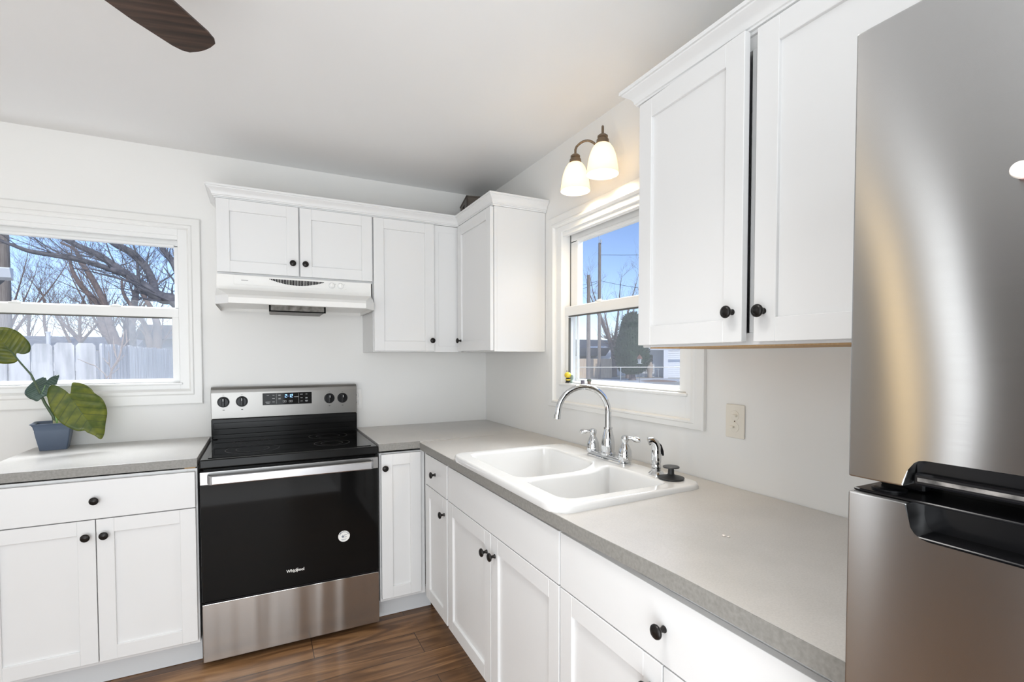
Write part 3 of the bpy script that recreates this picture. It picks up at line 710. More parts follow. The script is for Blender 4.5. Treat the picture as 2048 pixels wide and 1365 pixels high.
LBL = ((-1.343, 1.130, .011), (-1.315, 1.130, .010), (-1.315, 1.112, .013), (-1.343, 1.093, .024), (-1.315, 1.093, .012), (-1.343, 1.086, .017), (-1.285, 1.131, .012), (-1.285, 1.127, .012), (-1.285, 1.112, .012), (-1.285, 1.108, .012),
       (-1.199, 1.118, .022), (-1.172, 1.131, .013), (-1.172, 1.111, .011), (-1.172, 1.093, .011), (-1.146, 1.131, .010), (-1.146, 1.112, .011), (-1.146, 1.108, .011), (-1.146, 1.095, .014), (-1.146, 1.090, .011))
for (x, z, w) in LBL: MB().box((x-w/2, -.0684, z-.0010), (x+w/2, -.0680, z+.0010)).done('key_label', 'print_grey', bp, 0)
for x in (-1.259, -1.228):
    MB().box((x-.009, -.0684, 1.0980), (x+.009, -.0680, 1.0990)).box((x-.009, -.0684, 1.0890), (x+.009, -.0680, 1.0900)).box((x-.009, -.0684, 1.0895), (x-.008, -.0680, 1.0985)).box((x+.008, -.0684, 1.0895), (x+.009, -.0680, 1.0985)).box((x-.002, -.0684, 1.0925), (x+.002, -.0680, 1.0960)).done('key_outline', 'print_grey', bp, 0)
for x in (-1.3001, -1.1864): MB().box((x-.0004, -.0684, 1.082), (x+.0004, -.0680, 1.137)).done('divider_line', 'print_grey', bp, 0)
for x in (-1.5555, -1.4690, -1.0225, -.9500):
    z = 1.1020
    k = MB(TB).lathe([(.0290, .0664), (.0290, .0670), (.0250, .0672), (.0245, .082), (.0225, .085), (.002, .0855)], (x, 0, z), 'y', 28)
    k.box((x-.0075, .083, z-.0225), (x+.0075, .0985, z+.0225), .003, 2)
    k = k.done('knob', 'black_plastic', bp, 45)
    MB(TB).box((x-.0012, .0984, z+.006), (x+.0012, .0990, z+.019)).done('pointer', 'print_pale', k, 0)
    MB(TB).box((x-.004, .0663, z-.045), (x+.005, .0667, z-.0415)).done('knob_mark', 'print_dark', bp, 0); MB(TB).box((x-.004, .0663, z+.0360), (x+.004, .0667, z+.0375)).done('knob_mark', 'print_dark', bp, 0)

# ------------------------------------------------------------------ range hood
hd = thing('range_hood', (-1.19, -.25, 1.585), 'white under-cabinet range hood with vent slots and two knobs', 'range hood')
HX0, HX1 = -1.5620, -.8300
def ring(w, z, cut, wc): return [(HX0, .003, z), (HX0, wc, z), (HX0+cut, w, z), (HX1-cut, w, z), (HX1, wc, z), (HX1, .003, z)]
b = MB(TB)
b.loft([ring(.326, 1.7445, .002, .324), ring(.326, 1.690, .002, .324), ring(.332, 1.672, .004, .326), ring(.470, 1.632, .055, .395), ring(.485, 1.618, .058, .400), ring(.487, 1.592, .058, .402), ring(.480, 1.590, .055, .398)], True, False)
b.loft([[(u+(.004 if u < -1.2 else -.004), max(.012, w-.004), z) for u, w, z in ring(.480, zz, .055, .398)] for zz in (1.590, 1.606)], False, True)
b.done('canopy', 'hood_white', hd, 25)
MB(TB).prism([(-1.488, 1.700), (-1.482, 1.697), (-1.0, 1.697), (-.960, 1.703), (-.960, 1.7425), (-1.488, 1.7425)], .3255, .3275, 'uz', .0008).done('control_panel', 'hood_white', hd)
b = MB(TB)
for i in range(36):
    x = -1.328+.252*i/35; f = 1-((i-17.5)/18.5)**2
    b.box((x-.0027, .3270, 1.7335-.026*f), (x+.0027, .3285, 1.7345))
b.done('vent_slots', 'dark_gap', hd, 0)
for x in (-1.034, -.990):
    k = MB(TB).lathe([(.0135, .3272), (.0135, .330), (.0105, .331), (.0100, .341), (.002, .342)], (x, 0, 1.7195), 'y', 20).box((x-.002, .340, 1.711), (x+.002, .345, 1.728), .001).done('knob', 'white_plastic', hd, 40)
    MB(TB).lathe([(.0155, .3270), (.0155, .3282), (.0140, .3284)], (x, 0, 1.7195), 'y', 20).done('knob_ring', 'print_grey', hd, 40)
    MB(TB).lathe([(.0022, .3272), (.0022, .3276)], (x+.0185, 0, 1.7275), 'y', 10).done('knob_mark', 'print_grey', hd)
MB(TB).box((-1.455, .3272, 1.7185), (-1.425, .3278, 1.7205)).done('badge', 'print_dark', hd, 0)
b = MB(TB).box((-1.330, .100, 1.571), (-1.072, .335, 1.606), .003)
b.done('grease_filter', 'grease_filter', hd)
MB(TB).box((-1.335, .330, 1.570), (-1.067, .338, 1.576), .001).box((-1.335, .330, 1.576), (-1.327, .338, 1.6055)).box((-1.075, .330, 1.576), (-1.067, .338, 1.6055)).done('filter_clip', 'dark_gap', hd)

# ------------------------------------------------------------------ refrigerator
fr = thing('refrigerator', (-.38, -3.155, 0), 'tall stainless steel top-freezer refrigerator at the right, beside the countertop', 'refrigerator')
FY0, FY1 = -2.768, -3.535        # far and near side
b = MB().box((-.690, FY1+.004, .03), (-.030, FY0-.006, 1.700), .006, 2); b.done('body', 'black_enamel', fr)
for y in (FY0-.06, FY1+.06):
    for x in (-.62, -.10): MB().lathe([(.02, .0015), (.02, .031)], (x, y, 0), seg=12).done('foot', 'black_plastic', fr)
U_ = lambda u, w, z: (-w, -u, z)
u0, u1 = -FY0, -FY1
up = [(u0, 1.2003), (u0+.056, 1.2003)]+arc((u0+.075, 1.2190), .015, 180, 90, 4)+[(u1-.10, 1.2340)]+arc((u1-.085, 1.2190), .015, 90, 0, 5)+[(u1-.066, 1.2003), (u1, 1.2003), (u1, 1.712), (u0, 1.712)]
fd = MB(U_).prism(up, .700, .760, 'uz', .0022, 2).done('freezer_door', 'fridge_steel', fr, 35)
MB(U_).box((u0+.0605, .702, 1.2030), (u1-.070, .745, 1.2335), .003, 2).box((u0+.062, .745, 1.2030), (u1-.072, .7525, 1.216), .002).done('handle', 'black_plastic', fd)
MB(U_).box((u0+.066, .7526, 1.2075), (u1-.30, .7530, 1.2115)).done('worn_strip', 'worn', fd)
dn = [(u0, .060), (u1, .060), (u1, 1.1830), (u1-.066, 1.1830)]+[(u1-.066, 1.165)]+arc((u1-.086, 1.165), .020, 0, -90, 4)+arc((u0+.080, 1.165), .020, 270, 180, 4)+[(u0+.060, 1.1830), (u0, 1.1830)]
ld = MB(U_).prism(dn, .700, .760, 'uz', .0022, 2).done('fridge_door', 'fridge_steel', fr, 35)
MB(U_).box((u0+.056, .702, 1.1400), (u1-.062, .722, 1.1840), .003).box((u0+.058, .702, 1.1455), (u1-.064, .756, 1.1490), .001).done('handle_recess', 'black_plastic', ld)
MB(U_).box((u0+.002, .690, 1.1835), (u1-.002, .752, 1.1865), .001).done('door_cap', 'black_plastic', ld)
MB(U_).lathe([(.017, 1.1866), (.017, 1.1885), (.012, 1.190)], (u0+.028, .728, 0), seg=20).box((u0+.010, .692, 1.1866), (u0+.055, .712, 1.1995), .002).done('hinge', 'black_plastic', fr)
mg = thing('fridge_magnet', (-.7668, -2.914, 1.508), 'small pale round magnet on the refrigerator freezer door', 'magnet')
MB().lathe([(.0066, -.0135), (.0074, -.012), (.0074, -.006)], (-.7605, -2.914, 1.508), 'x', 20).done('cap', 'magnet_pale', mg)
MB().lathe([(.0068, -.006), (.0068, 0)], (-.7605, -2.914, 1.508), 'x', 20).done('base', 'magnet_pink', mg)

# ------------------------------------------------------------------ wall light above the right window
wl = thing('wall_light', (-.002, -1.345, 2.22), 'bronze two-arm wall light with lit frosted glass shades above the right window', 'wall light')
pc = Vector((0, -1.326, 2.228))
MB().lathe([(.036, -.002), (.036, -.010), (.031, -.016), (.018, -.020), (.014, -.034), (.004, -.036)], tuple(pc), 'x', 28).done('backplate', 'oil_bronze', wl, 40)
for (y, zt) in ((-1.2650, 2.194), (-1.4600, 2.204)):
    sx = -.128
    c0 = pc+Vector((-.026, 0, 0)); e = Vector((sx, y, 0))
    pts = []
    for i in range(15):
        f = i/14; p = c0.lerp(Vector((sx, y, zt+.040)), f)
        p.z = pc.z+(zt+.040-pc.z)*f+.060*math.sin(math.pi*min(1, f*1.0))**.75*(1 if f < 1 else 0)
        q = .5-.5*math.cos(math.pi*f) if f < .5 else f**.6
        xy = c0.lerp(Vector((sx, y, 0)), min(1, f*1.12)); p.x, p.y = xy.x, xy.y
        pts.append(tuple(p))
    arm = MB().tube(pts, .0052, 12).done('arm', 'oil_bronze', wl, 60)
    MB().lathe([(.006, .044), (.014, .042), (.021, .036), (.021, .030), (.018, .028), (.025, .020), (.026, .006), (.022, .002)], (sx, y, zt-.004), seg=24).done('socket_cup', 'oil_bronze', wl, 40)
    outp = [(.023, .000), (.032, -.006), (.043, -.022), (.052, -.045), (.0585, -.075), (.063, -.105), (.0650, -.122)]
    innp = [(r-.0028, z) for r, z in outp][::-1]
    MB().lathe(outp+[(.0645, -.1245)]+innp, (sx, y, zt+.002), seg=36, cap=False).done('shade', 'frosted_shade', wl, 50)
    add_light('bulb', 'POINT', (sx, y, zt-.070), 5.0, (1.0, .77, .46), radius=.022)

cl_ = thing('added_ceiling_rim', (-1.15, -2.25, 2.39), 'round rim added on the ceiling around the fill lamp, out of the picture', 'ceiling light')
MB().lathe([(.21, ZC-.001), (.21, ZC-.018), (.19, ZC-.018)], (-1.15, -2.25, 0), seg=32, cap=False).done('rim', 'trim_white', cl_)  # unseen fixture rim added to go with the overhead fill lamp

# ------------------------------------------------------------------ switch and outlet
sw = thing('light_switch', (0, -2.0045, 1.0765), 'ivory wall plate with two stacked toggle switches, right of the window', 'light switch')
MB(TR).box((1.969, .001, 1.0765), (2.040, .0065, 1.1855), .003, 2).done('plate', 'ivory_plastic', sw)
for z in (1.1500, 1.1120):
    f = MB(TR).lathe([(.0165, .0064), (.0165, .0076), (.016, .0080)], (2.0045, 0, z), 'y', 24).done('switch_face', 'ivory_plastic', sw)
    du = .004 if z > 1.13 else -.006
    MB(TR).box((2.0045-.007+du, .0078, z-.0035), (2.0045+.007+du, .0165, z+.0035), .002, 2).done('toggle', 'ivory_plastic', f)
MB(TR).lathe([(.0025, .0064), (.0025, .0070)], (2.0045, 0, 1.131), 'y', 10).done('screw', 'oil_bronze', sw)
ol_ = thing('power_outlet', (-.864, 0, 1.026), 'white power outlet plate on the back wall beside the range panel', 'outlet')
MB(TB).box((-.899, .001, 1.026), (-.828, .0065, 1.148), .003, 2).done('plate', 'white_plastic', ol_)
for z in (1.110, 1.066):
    f = MB(TB).box((-.880, .0064, z-.014), (-.847, .0080, z+.014), .003).done('socket', 'white_plastic', ol_)
    MB(TB).box((-.868, .0079, z-.004), (-.866, .0083, z+.005)).box((-.8605, .0079, z-.004), (-.8585, .0083, z+.005)).done('socket_slots', 'dark_gap', f, 0)

# ------------------------------------------------------------------ basket on the corner cabinet
def basket():
    ex = Vector((.978, -.207, 0)); ey = Vector((.207, .978, 0)); o = Vector((-.254, -.286, 2.1125))
    t = thing('storage_basket', tuple(o+ex*.09+ey*.125), 'dark brown storage basket with handle slot on top of the corner cabinet', 'basket')
    T = lambda u, w, z: tuple(o+ex*u+ey*w+Vector((0, 0, z)))
    L, D, H, k = .185, .245, .205, .006
    def side(a, c): return a
    b = MB(T)
    b.box((.01, .01, 0), (L-.01, D-.01, .006))
    b.box((.004, .004, 0), (L-.004, .004+k, H)); b.box((.004, D-.004-k, 0), (L-.004, D-.004, H)); b.box((L-.004-k, .004, 0), (L-.004, D-.004, H))
    b.box((.004, .004, 0), (.004+k, D-.004, H-.075)); b.box((.004, .004, H-.075), (.004+k, .085, H-.030)); b.box((.004, D-.085, H-.075), (.004+k, D-.004, H-.030)); b.box((.004, .004, H-.030), (.004+k, D-.004, H))
    b.done('body', 'basket_brown', t, 0)
    MB(T).frame((0, 0, 1, 1), [(0, 0)]*3) if False else None
    b = MB(T); b.box((0, 0, H-.008), (L, .012, H+.002), .002); b.box((0, D-.012, H-.008), (L, D, H+.002), .002); b.box((0, 0, H-.008), (.012, D, H+.002), .002); b.box((L-.012, 0, H-.008), (L, D, H+.002), .002)
    b.done('rim', 'basket_brown', t)
basket()

# ------------------------------------------------------------------ sill ornaments
SZ = 1.2085
be = thing('bee_figurine', (.006, -1.012, SZ), 'small yellow and black bee figurine on the right window sill', 'figurine')
bx, by = .004, -1.012
MB().sphere((bx, by, SZ+.017), .0125, 16, (1, 1, 1.25)).sphere((bx-.004, by+.009, SZ+.0048), .0055, 10, (1.3, 1, .8)).sphere((bx-.006, by-.008, SZ+.0048), .0055, 10, (1.3, 1, .8)).done('body', 'bee_black', be, 60)
MB().lathe([(.0131, -.002), (.0133, .002), (.0131, .004)], (bx, by, SZ+.016), seg=16, cap=True).done('stripe', 'bee_yellow', be, 60)
MB().sphere((bx-.002, by, SZ+.041), .0170, 18, (1, 1.12, .92)).done('head', 'bee_yellow', be, 60)
MB().sphere((bx-.013, by-.003, SZ+.041), .0055, 10).sphere((bx-.012, by+.006, SZ+.0435), .0028, 8).done('face', 'bee_face', be, 60)
MB().sphere((bx+.001, by, SZ+.049), .0128, 14, (1, 1.1, .5)).tube([(bx, by+.006, SZ+.052), (bx-.002, by+.009, SZ+.061)], [.0012, .0012], 6).sphere((bx-.002, by+.009, SZ+.062), .0025, 8).tube([(bx, by-.006, SZ+.052), (bx-.002, by-.009, SZ+.061)], [.0012, .0012], 6).sphere((bx-.002, by-.009, SZ+.062), .0025, 8).done('antennae', 'bee_black', be, 60)
MB().sphere((bx+.004, by-.028, SZ+.030), .013, 12, (.25, 1, 1.1)).sphere((bx+.004, by-.022, SZ+.012), .0105, 12, (.25, 1, 1.2)).done('wing', 'bee_wing', be, 60)
p = thing('tiny_pot', (.003, -1.140, SZ), 'tiny dark grey pot on the window sill, beside the bee figurine', 'pot', 'tiny pots on the window sill')
MB().lathe([(.0085, .0004), (.0092, .006), (.0092, .017), (.0095, .018), (.0095, .020), (.006, .0205), (.006, .016), (.001, .016)], (.003, -1.140, SZ), seg=18).done('pot_body', 'tiny_pot_grey', p, 50)
p = thing('tiny_pot', (.001, -1.195, SZ), 'tiny tapered brown pot on the window sill, right of the grey one', 'pot', 'tiny pots on the window sill')
MB().lathe([(.0060, .0004), (.0072, .008), (.0088, .018)], (.001, -1.195, SZ), seg=18).done('pot_body', 'tiny_pot_brown', p, 50)
MB().lathe([(.0089, .018), (.0102, .019), (.0108, .026), (.0098, .0265), (.0088, .021), (.001, .021)], (.001, -1.195, SZ), seg=18).done('rim', 'tiny_rim_green', p, 50)

# ------------------------------------------------------------------ potted plant
def plant():
    cx, cy, z0 = -2.238, -.088, .9146; rot = math.radians(9)
    t = thing('potted_plant', (cx, cy, z0), 'elephant-ear plant with three leaves in a blue square pot on the left countertop', 'plant')
    def sq(h, z, r=.006):
        h *= 1.14
        c, s = math.cos(rot), math.sin(rot)
        return [(cx+x*c-y*s, cy+x*s+y*c, z0+z) for x, y in rrect(-h, -h, h, h, r, 3)]
    prof = [(.042, .0005), (.0425, .006), (.047, .035), (.0515, .065), (.0545, .090), (.0540, .094), (.0560, .100), (.058, .112), (.0635, .122), (.066, .1235), (.066, .1255), (.0625, .1250), (.056, .118), (.052, .100), (.050, .085)]
    MB().loft([sq(h, z) for h, z in prof]).done('pot', 'planter_blue', t, 30)
    MB().loft([sq(.052, .098), sq(.050, .104), sq(.02, .106)], True, True).done('soil', 'soil', t)
    zs = z0+.103
    def petiole(pts, r, m='stem_green'): MB().tube(pts, r, 8).done('stem', m, t, 60)
    petiole([(-2.228, -.095, zs), (-2.236, -.100, zs+.05), (-2.262, -.108, zs+.11), (-2.302, -.125, 1.262), (-2.333, -.140, 1.318), (-2.352, -.158, 1.362), (-2.3601, -.1645, 1.3735)], [.010, .0078, .006, .0042, .0036, .003, .002], 'stem_dark')
    petiole([(-2.224, -.094, zs), (-2.228, -.098, zs+.05), (-2.236, -.096, zs+.10), (-2.262, -.092, 1.172), (-2.2666, -.089, 1.2085)], [.011, .008, .0055, .004, .002])
    petiole([(-2.219, -.096, zs), (-2.214, -.100, zs+.05), (-2.196, -.100, 1.105), (-2.165, -.110, 1.128), (-2.142, -.150, 1.140), (-2.1382, -.181, 1.1335)], [.012, .009, .0055, .004, .0034, .002])
    MB().tube([(-2.231, -.098, zs-.004), (-2.233, -.102, zs+.026), (-2.235, -.104, zs+.038)], [.009, .006, .001], 8).tube([(-2.213, -.099, zs-.004), (-2.212, -.104, zs+.03), (-2.214, -.106, zs+.048)], [.010, .008, .001], 8).done('sheath', 'stem_pale', t, 60)
    def leaf(outline, c, n, dome, m, tip, nv, fold):
        n = Vector(n).normalized(); c = Vector(c); O = [Vector(p) for p in outline]
        ax = (O[tip]-c); L = ax.length; ax = (ax-n*ax.dot(n)).normalized(); sd = n.cross(ax)
        P = O
        # resample outline smoothly
        M = len(P); fine = []
        for i in range(M):
            p0, p1, p2, p3 = P[i-1], P[i], P[(i+1) % M], P[(i+2) % M]
            for k in range(3):
                f = k/3; fine.append(.5*((2*p1)+(p2-p0)*f+(2*p0-5*p1+4*p2-p3)*f*f+(3*p1-p0-3*p2+p3)*f**3))
        K = 8; bm = bmesh.new(); uvl = bm.loops.layers.uv.new('leaf'); rings = []
        def surf(p):
            d = p-c; a = d.dot(ax)/L; s = d.dot(sd)/L
            side = abs(s)
            h = fold*side - dome*(a*a+1.2*s*s)
            h += .006*math.sin(nv*(a*4.2-side*3.0))*min(1, side*4)
            return p-n*h*L, (a-side*.75, s)
        cv = bm.verts.new(surf(c)[0]); uvs = {cv: surf(c)[1]}
        for k in range(1, K+1):
            r = []
            for q in fine:
                w, u = surf(c.lerp(q, k/K)); v = bm.verts.new(w); uvs[v] = u; r.append(v)
            rings.append(r)
        nF = len(fine)
        for i in range(nF): bm.faces.new((cv, rings[0][i], rings[0][(i+1) % nF]))
        for a_, b_ in zip(rings, rings[1:]):
            for i in range(nF): bm.faces.new((a_[i], b_[i], b_[(i+1) % nF], a_[(i+1) % nF]))
        for f in bm.faces:
            for lo in f.loops: lo[uvl].uv = (uvs[lo.vert][0]*2.2, uvs[lo.vert][1]*2.2)
        bmesh.ops.recalc_face_normals(bm, faces=bm.faces[:])
        o = link('leaf', bm, m, t, 80)
        md = o.modifiers.new('thickness', 'SOLIDIFY'); md.thickness = .0009; md.offset = 0
        b = MB(); tipw = P[tip]
        b.tube([tuple(surf(c.lerp(tipw, f))[0]-n*.0006) for f in (0, .2, .4, .6, .8, .97)], [.0016, .0014, .0012, .0010, .0008, .0004], 6)
        b.done('midrib', 'stem_dark' if m == 'leaf_olive' else 'stem_green', o, 60)
    BIG = [[-2.155, -0.1727, 1.1745], [-2.1717, -0.1701, 1.189], [-2.2008, -0.1668, 1.2108], [-2.2216, -0.1681, 1.216], [-2.2319, -0.1767, 1.196], [-2.2311, -0.1876, 1.1643], [-2.2213, -0.2005, 1.1236], [-2.2015, -0.2119, 1.0823], [-2.1789, -0.22, 1.0497], [-2.1463, -0.2245, 1.0227], [-2.1177, -0.2257, 1.007], [-2.095, -0.2222, 1.0073], [-2.0856, -0.2242, 0.9976], [-2.0598, -0.2258, 0.9818], [-2.0354, -0.2293, 0.9616], [-2.0242, -0.2184, 0.9877], [-2.0231, -0.2023, 1.0333], [-2.0201, -0.1857, 1.0793], [-2.0277, -0.1737, 1.1172], [-2.0443, -0.1643, 1.1509], [-2.0714, -0.1597, 1.1756], [-2.0834, -0.1548, 1.1949], [-2.1063, -0.1514, 1.2145], [-2.1355, -0.1521, 1.2248], [-2.1529, -0.1562, 1.2207]]
    leaf(BIG, (-2.1382, -.1849, 1.1325), (.15, -1, .35), .05, 'leaf_olive', 14, 6.0, .10)
    L1 = [[-2.3387, -0.1535, 1.3595], [-2.3221, -0.1472, 1.355], [-2.3026, -0.1434, 1.362], [-2.2943, -0.1464, 1.3804], [-2.2951, -0.1535, 1.4032], [-2.3078, -0.1654, 1.43], [-2.3266, -0.1788, 1.4562], [-2.3522, -0.1908, 1.4706], [-2.3758, -0.1983, 1.4718], [-2.398, -0.2008, 1.4579], [-2.419, -0.1978, 1.4269], [-2.43, -0.188, 1.3832], [-2.423, -0.174, 1.3437], [-2.4077, -0.1634, 1.3236], [-2.3939, -0.1565, 1.3145], [-2.3761, -0.1504, 1.312], [-2.3512, -0.1442, 1.3163], [-2.3389, -0.1446, 1.3299], [-2.3415, -0.1509, 1.3482]]
    leaf(L1, (-2.3601, -.1639, 1.3729), (.3, -1, -.3), .05, 'leaf_olive', 9, 6.0, .08)
    L2 = [[-2.2648, -0.0668, 1.2337], [-2.2528, -0.0568, 1.2474], [-2.2263, -0.0518, 1.2589], [-2.2259, -0.075, 1.2331], [-2.2292, -0.0909, 1.2148], [-2.2485, -0.0867, 1.2151], [-2.2524, -0.1063, 1.1925], [-2.2494, -0.131, 1.1657], [-2.2603, -0.1365, 1.1571], [-2.2719, -0.1524, 1.1369], [-2.2909, -0.1408, 1.1456], [-2.3123, -0.1271, 1.1561], [-2.3321, -0.107, 1.174], [-2.3365, -0.0921, 1.1895], [-2.3333, -0.0787, 1.2051], [-2.3174, -0.0597, 1.2298], [-2.291, -0.0508, 1.2456], [-2.2742, -0.0523, 1.2477]]
    leaf(L2, (-2.2666, -.087, 1.2108), (-.2, -1, .9), .10, 'leaf_dark', 9, 7.0, .14)
plant()

# ------------------------------------------------------------------ ceiling fan
def fan():
    hx, hy, zb = -1.880, -1.950, 2.195
    t = thing('ceiling_fan', (hx, hy, 2.0), 'ceiling fan with dark walnut blades, one blade tip in view at upper left', 'ceiling fan')
    MB().lathe([(.012, ZC-.0005), (.065, ZC-.001), (.065, ZC-.03), (.03, ZC-.05), (.013, ZC-.055), (.013, 2.30), (.05, 2.29), (.105, 2.26), (.11, 2.20), (.09, 2.15), (.05, 2.13), (.05, 2.11), (.001, 2.11)], (hx, hy, 0), seg=32).done('motor_housing', 'oil_bronze', t, 40)
    MB().lathe([(.055, 2.108), (.10, 2.085), (.13, 2.05)], (hx, hy, 0), seg=32, cap=False).done('light_ring', 'oil_bronze', t, 40)
    a0 = math.degrees(math.atan2(.470, .372))
    for k in range(5):
        a = math.radians(a0+72*k); ex = Vector((math.cos(a), math.sin(a), 0)); ey = Vector((-math.sin(a), math.cos(a), 0)); pit = math.radians(-9)
        def T(u, w, z): return tuple(Vector((hx, hy, zb))+ex*u+ey*(w*math.cos(pit)-z*math.sin(pit))+Vector((0, 0, w*math.sin(pit)+z*math.cos(pit))))
        out = [(.17, -.050), (.30, -.064), (.45, -.066)]+[(.560, -.058), (.585, -.053), (.600, -.042), (.607, -.020), (.609, 0), (.607, .020), (.600, .042), (.585, .053), (.560, .058)]+[(.45, .066), (.30, .064), (.17, .050)]
        bl = MB(T).prism(out, -.003, .003, 'uw', .0015, 1).done('blade', 'fan_wood', t, 30)
        MB(T).box((.09, -.018, .003), (.24, .018, .008), .002).done('blade_arm', 'oil_bronze', bl)
fan()

# ------------------------------------------------------------------ outdoors
GZ = -.30
def ground():
    b = MB()
    b.box((-60, .30, GZ-.1), (60, 90, GZ)).box((.30, -30, GZ-.1), (60, .30, GZ))
    return struct(b.done('ground', 'ground_winter', None, 0))
ground()
rnd = random.Random(7)
def branch(b, p, d, L, r, lev, seg=4, spread=.6, up=.15, kids=(3, 5)):
    P = Vector(p); d = Vector(d).normalized(); pts = [P.copy()]; rad = [r]; n = 4
    for i in range(n):
        d = (d+Vector((rnd.uniform(-1, 1), rnd.uniform(-1, 1), rnd.uniform(-1, 1)))*.16+Vector((0, 0, up*.3))).normalized()
        P = P+d*(L/n); pts.append(P.copy()); rad.append(max(.002, r*(1-.75*(i+1)/n)))
    b.tube([tuple(q) for q in pts], rad, seg, False)
    if lev > 0:
        for k in range(rnd.randint(*kids)):
            f = rnd.uniform(.25, 1); i = min(n-1, int(f*n)); q = pts[i].lerp(pts[i+1], f*n-i)
            s = Vector((rnd.uniform(-1, 1), rnd.uniform(-1, 1), rnd.uniform(-.5, 1)))
            branch(b, q, (d+s*spread*1.5), L*rnd.uniform(.45, .7), max(.003, rad[i]*.55), lev-1, max(3, seg-1), spread, up, kids)
def twigs(b, limb, lev, L, n, up=.1):
    for k in range(n):
        i = rnd.randrange(len(limb)-1); f = rnd.random(); p = Vector(limb[i][:3]).lerp(Vector(limb[i+1][:3]), f)
        d = (Vector(limb[i+1][:3])-Vector(limb[i][:3])).normalized()+Vector((rnd.uniform(-1, 1), rnd.uniform(-1, 1), rnd.uniform(-.4, 1)))*.9
        branch(b, p, d, L*rnd.uniform(.6, 1.3), max(.004, limb[i][3]*.22), lev, 4, .6, up)
def smooth_limb(l):
    out = []
    for i in range(len(l)-1):
        p0, p1, p2, p3 = [Vector(l[max(0, min(len(l)-1, j))]) for j in (i-1, i, i+1, i+2)]
        for k in range(3):
            f = k/3; out.append(tuple(.5*((2*p1)+(p2-p0)*f+(2*p0-5*p1+4*p2-p3)*f*f+(3*p1-p0-3*p2+p3)*f**3)))
    out.append(tuple(l[-1])); return out
def tree(limbs, label, m, lev, L, n, group='bare winter trees outside', root=None, name='bare_tree'):
    b = MB()
    for l in limbs:
        l = [tuple(x) for x in l]
        if root is not None and l is limbs[0]: pass
        s = smooth_limb(l); b.tube([q[:3] for q in s], [max(.002, q[3]) for q in s], 8, True)
    if root: s = smooth_limb(root); b.tube([q[:3] for q in s], [q[3] for q in s], 10, True)
    tr = b
    for l in limbs: twigs(b, [tuple(x) for x in l], lev, L, n)
    o = b.done(name, m, None, 60)
    return tag(o, label, 'tree', group)
LIMBS = [[[-2.36,7.5,1.74,0.16],[-2.54,7.61,2.12,0.138],[-2.77,7.73,2.38,0.107],[-2.92,7.81,2.41,0.107],[-3.11,7.91,2.51,0.107],[-3.26,7.99,2.64,0.101],[-3.43,8.08,2.79,0.075],[-3.58,8.16,2.87,0.064]],[[-3.52,8.13,2.83,0.053],[-3.57,8.06,2.85,0.051],[-3.81,8.09,2.94,0.048],[-4.16,8.17,3.05,0.046],[-4.53,8.27,3.12,0.043],[-4.91,8.37,3.18,0.037],[-5.14,8.39,3.27,0.028],[-5.35,8.41,3.35,0.022]],[[-3.43,8.08,2.79,0.066],[-3.71,8.41,3.0,0.065],[-4.04,8.77,3.25,0.06],[-4.39,9.13,3.44,0.056],[-4.66,9.45,3.6,0.052],[-4.94,9.78,3.77,0.042]],[[-3.05,7.88,2.46,0.085],[-3.12,8.11,2.68,0.067],[-3.19,8.34,2.86,0.068],[-3.34,8.61,3.11,0.067],[-3.57,8.92,3.37,0.069],[-3.88,9.27,3.57,0.065],[-4.13,9.59,3.77,0.054]],[[-2.54,7.62,2.46,0.064],[-2.78,7.95,3.07,0.054],[-2.98,8.25,3.37,0.044],[-3.13,8.52,3.65,0.034]]]
tree(LIMBS, 'big bare tree with thick dark limbs spreading across the left window', 'bark_grey', 2, .8, 14, root=[[-2.2, 7.45, GZ-.03, .22], [-2.22, 7.45, .6, .19], [-2.28, 7.47, 1.4, .17], [-2.40, 7.53, 1.85, .155]])
TB_ = [[[-4.69,13.17,1.58,0.115],[-4.9,13.3,2.26,0.092],[-4.98,13.36,2.72,0.077],[-5.29,13.54,3.43,0.068],[-5.54,13.68,3.86,0.055],[-5.67,13.76,4.17,0.04],[-6.0,13.93,4.35,0.025]],[[-4.8,13.45,1.52,0.094],[-4.93,13.64,1.75,0.094],[-5.21,13.91,2.35,0.079],[-5.31,14.09,2.81,0.074],[-5.71,14.42,3.27,0.064],[-5.97,14.68,3.73,0.049],[-6.08,14.87,4.24,0.029]]]
tree(TB_, 'leaning bare tree with two slim trunks behind the grey fence', 'bark_brown', 2, 1.1, 17, root=[[-4.5, 13.3, GZ-.03, .16], [-4.6, 13.3, .8, .14], [-4.72, 13.3, 1.62, .12]])
TC_ = [[[-6.21,16.2,1.8,0.053],[-6.24,16.22,2.15,0.046],[-6.2,16.22,2.72,0.032],[-6.09,16.19,3.22,0.021]],[[-6.21,16.2,1.8,0.046],[-6.78,16.84,2.39,0.033],[-7.05,17.33,2.92,0.022]],[[-6.21,16.2,1.8,0.046],[-5.77,15.65,2.21,0.028],[-5.43,15.15,2.53,0.017]],[[-6.67,16.99,1.81,0.044],[-6.92,17.14,2.4,0.029],[-7.08,17.23,2.69,0.018]],[[-6.37,16.84,1.89,0.044],[-6.66,17.0,2.25,0.029],[-6.79,17.08,2.62,0.018]]]
tree(TC_, 'bushy bare tree with many fanning stems behind the middle of the grey fence', 'bark_brown', 2, .9, 15, root=[[-6.3, 16.4, GZ-.03, .08], [-6.28, 16.3, .9, .07], [-6.21, 16.2, 1.82, .055]])
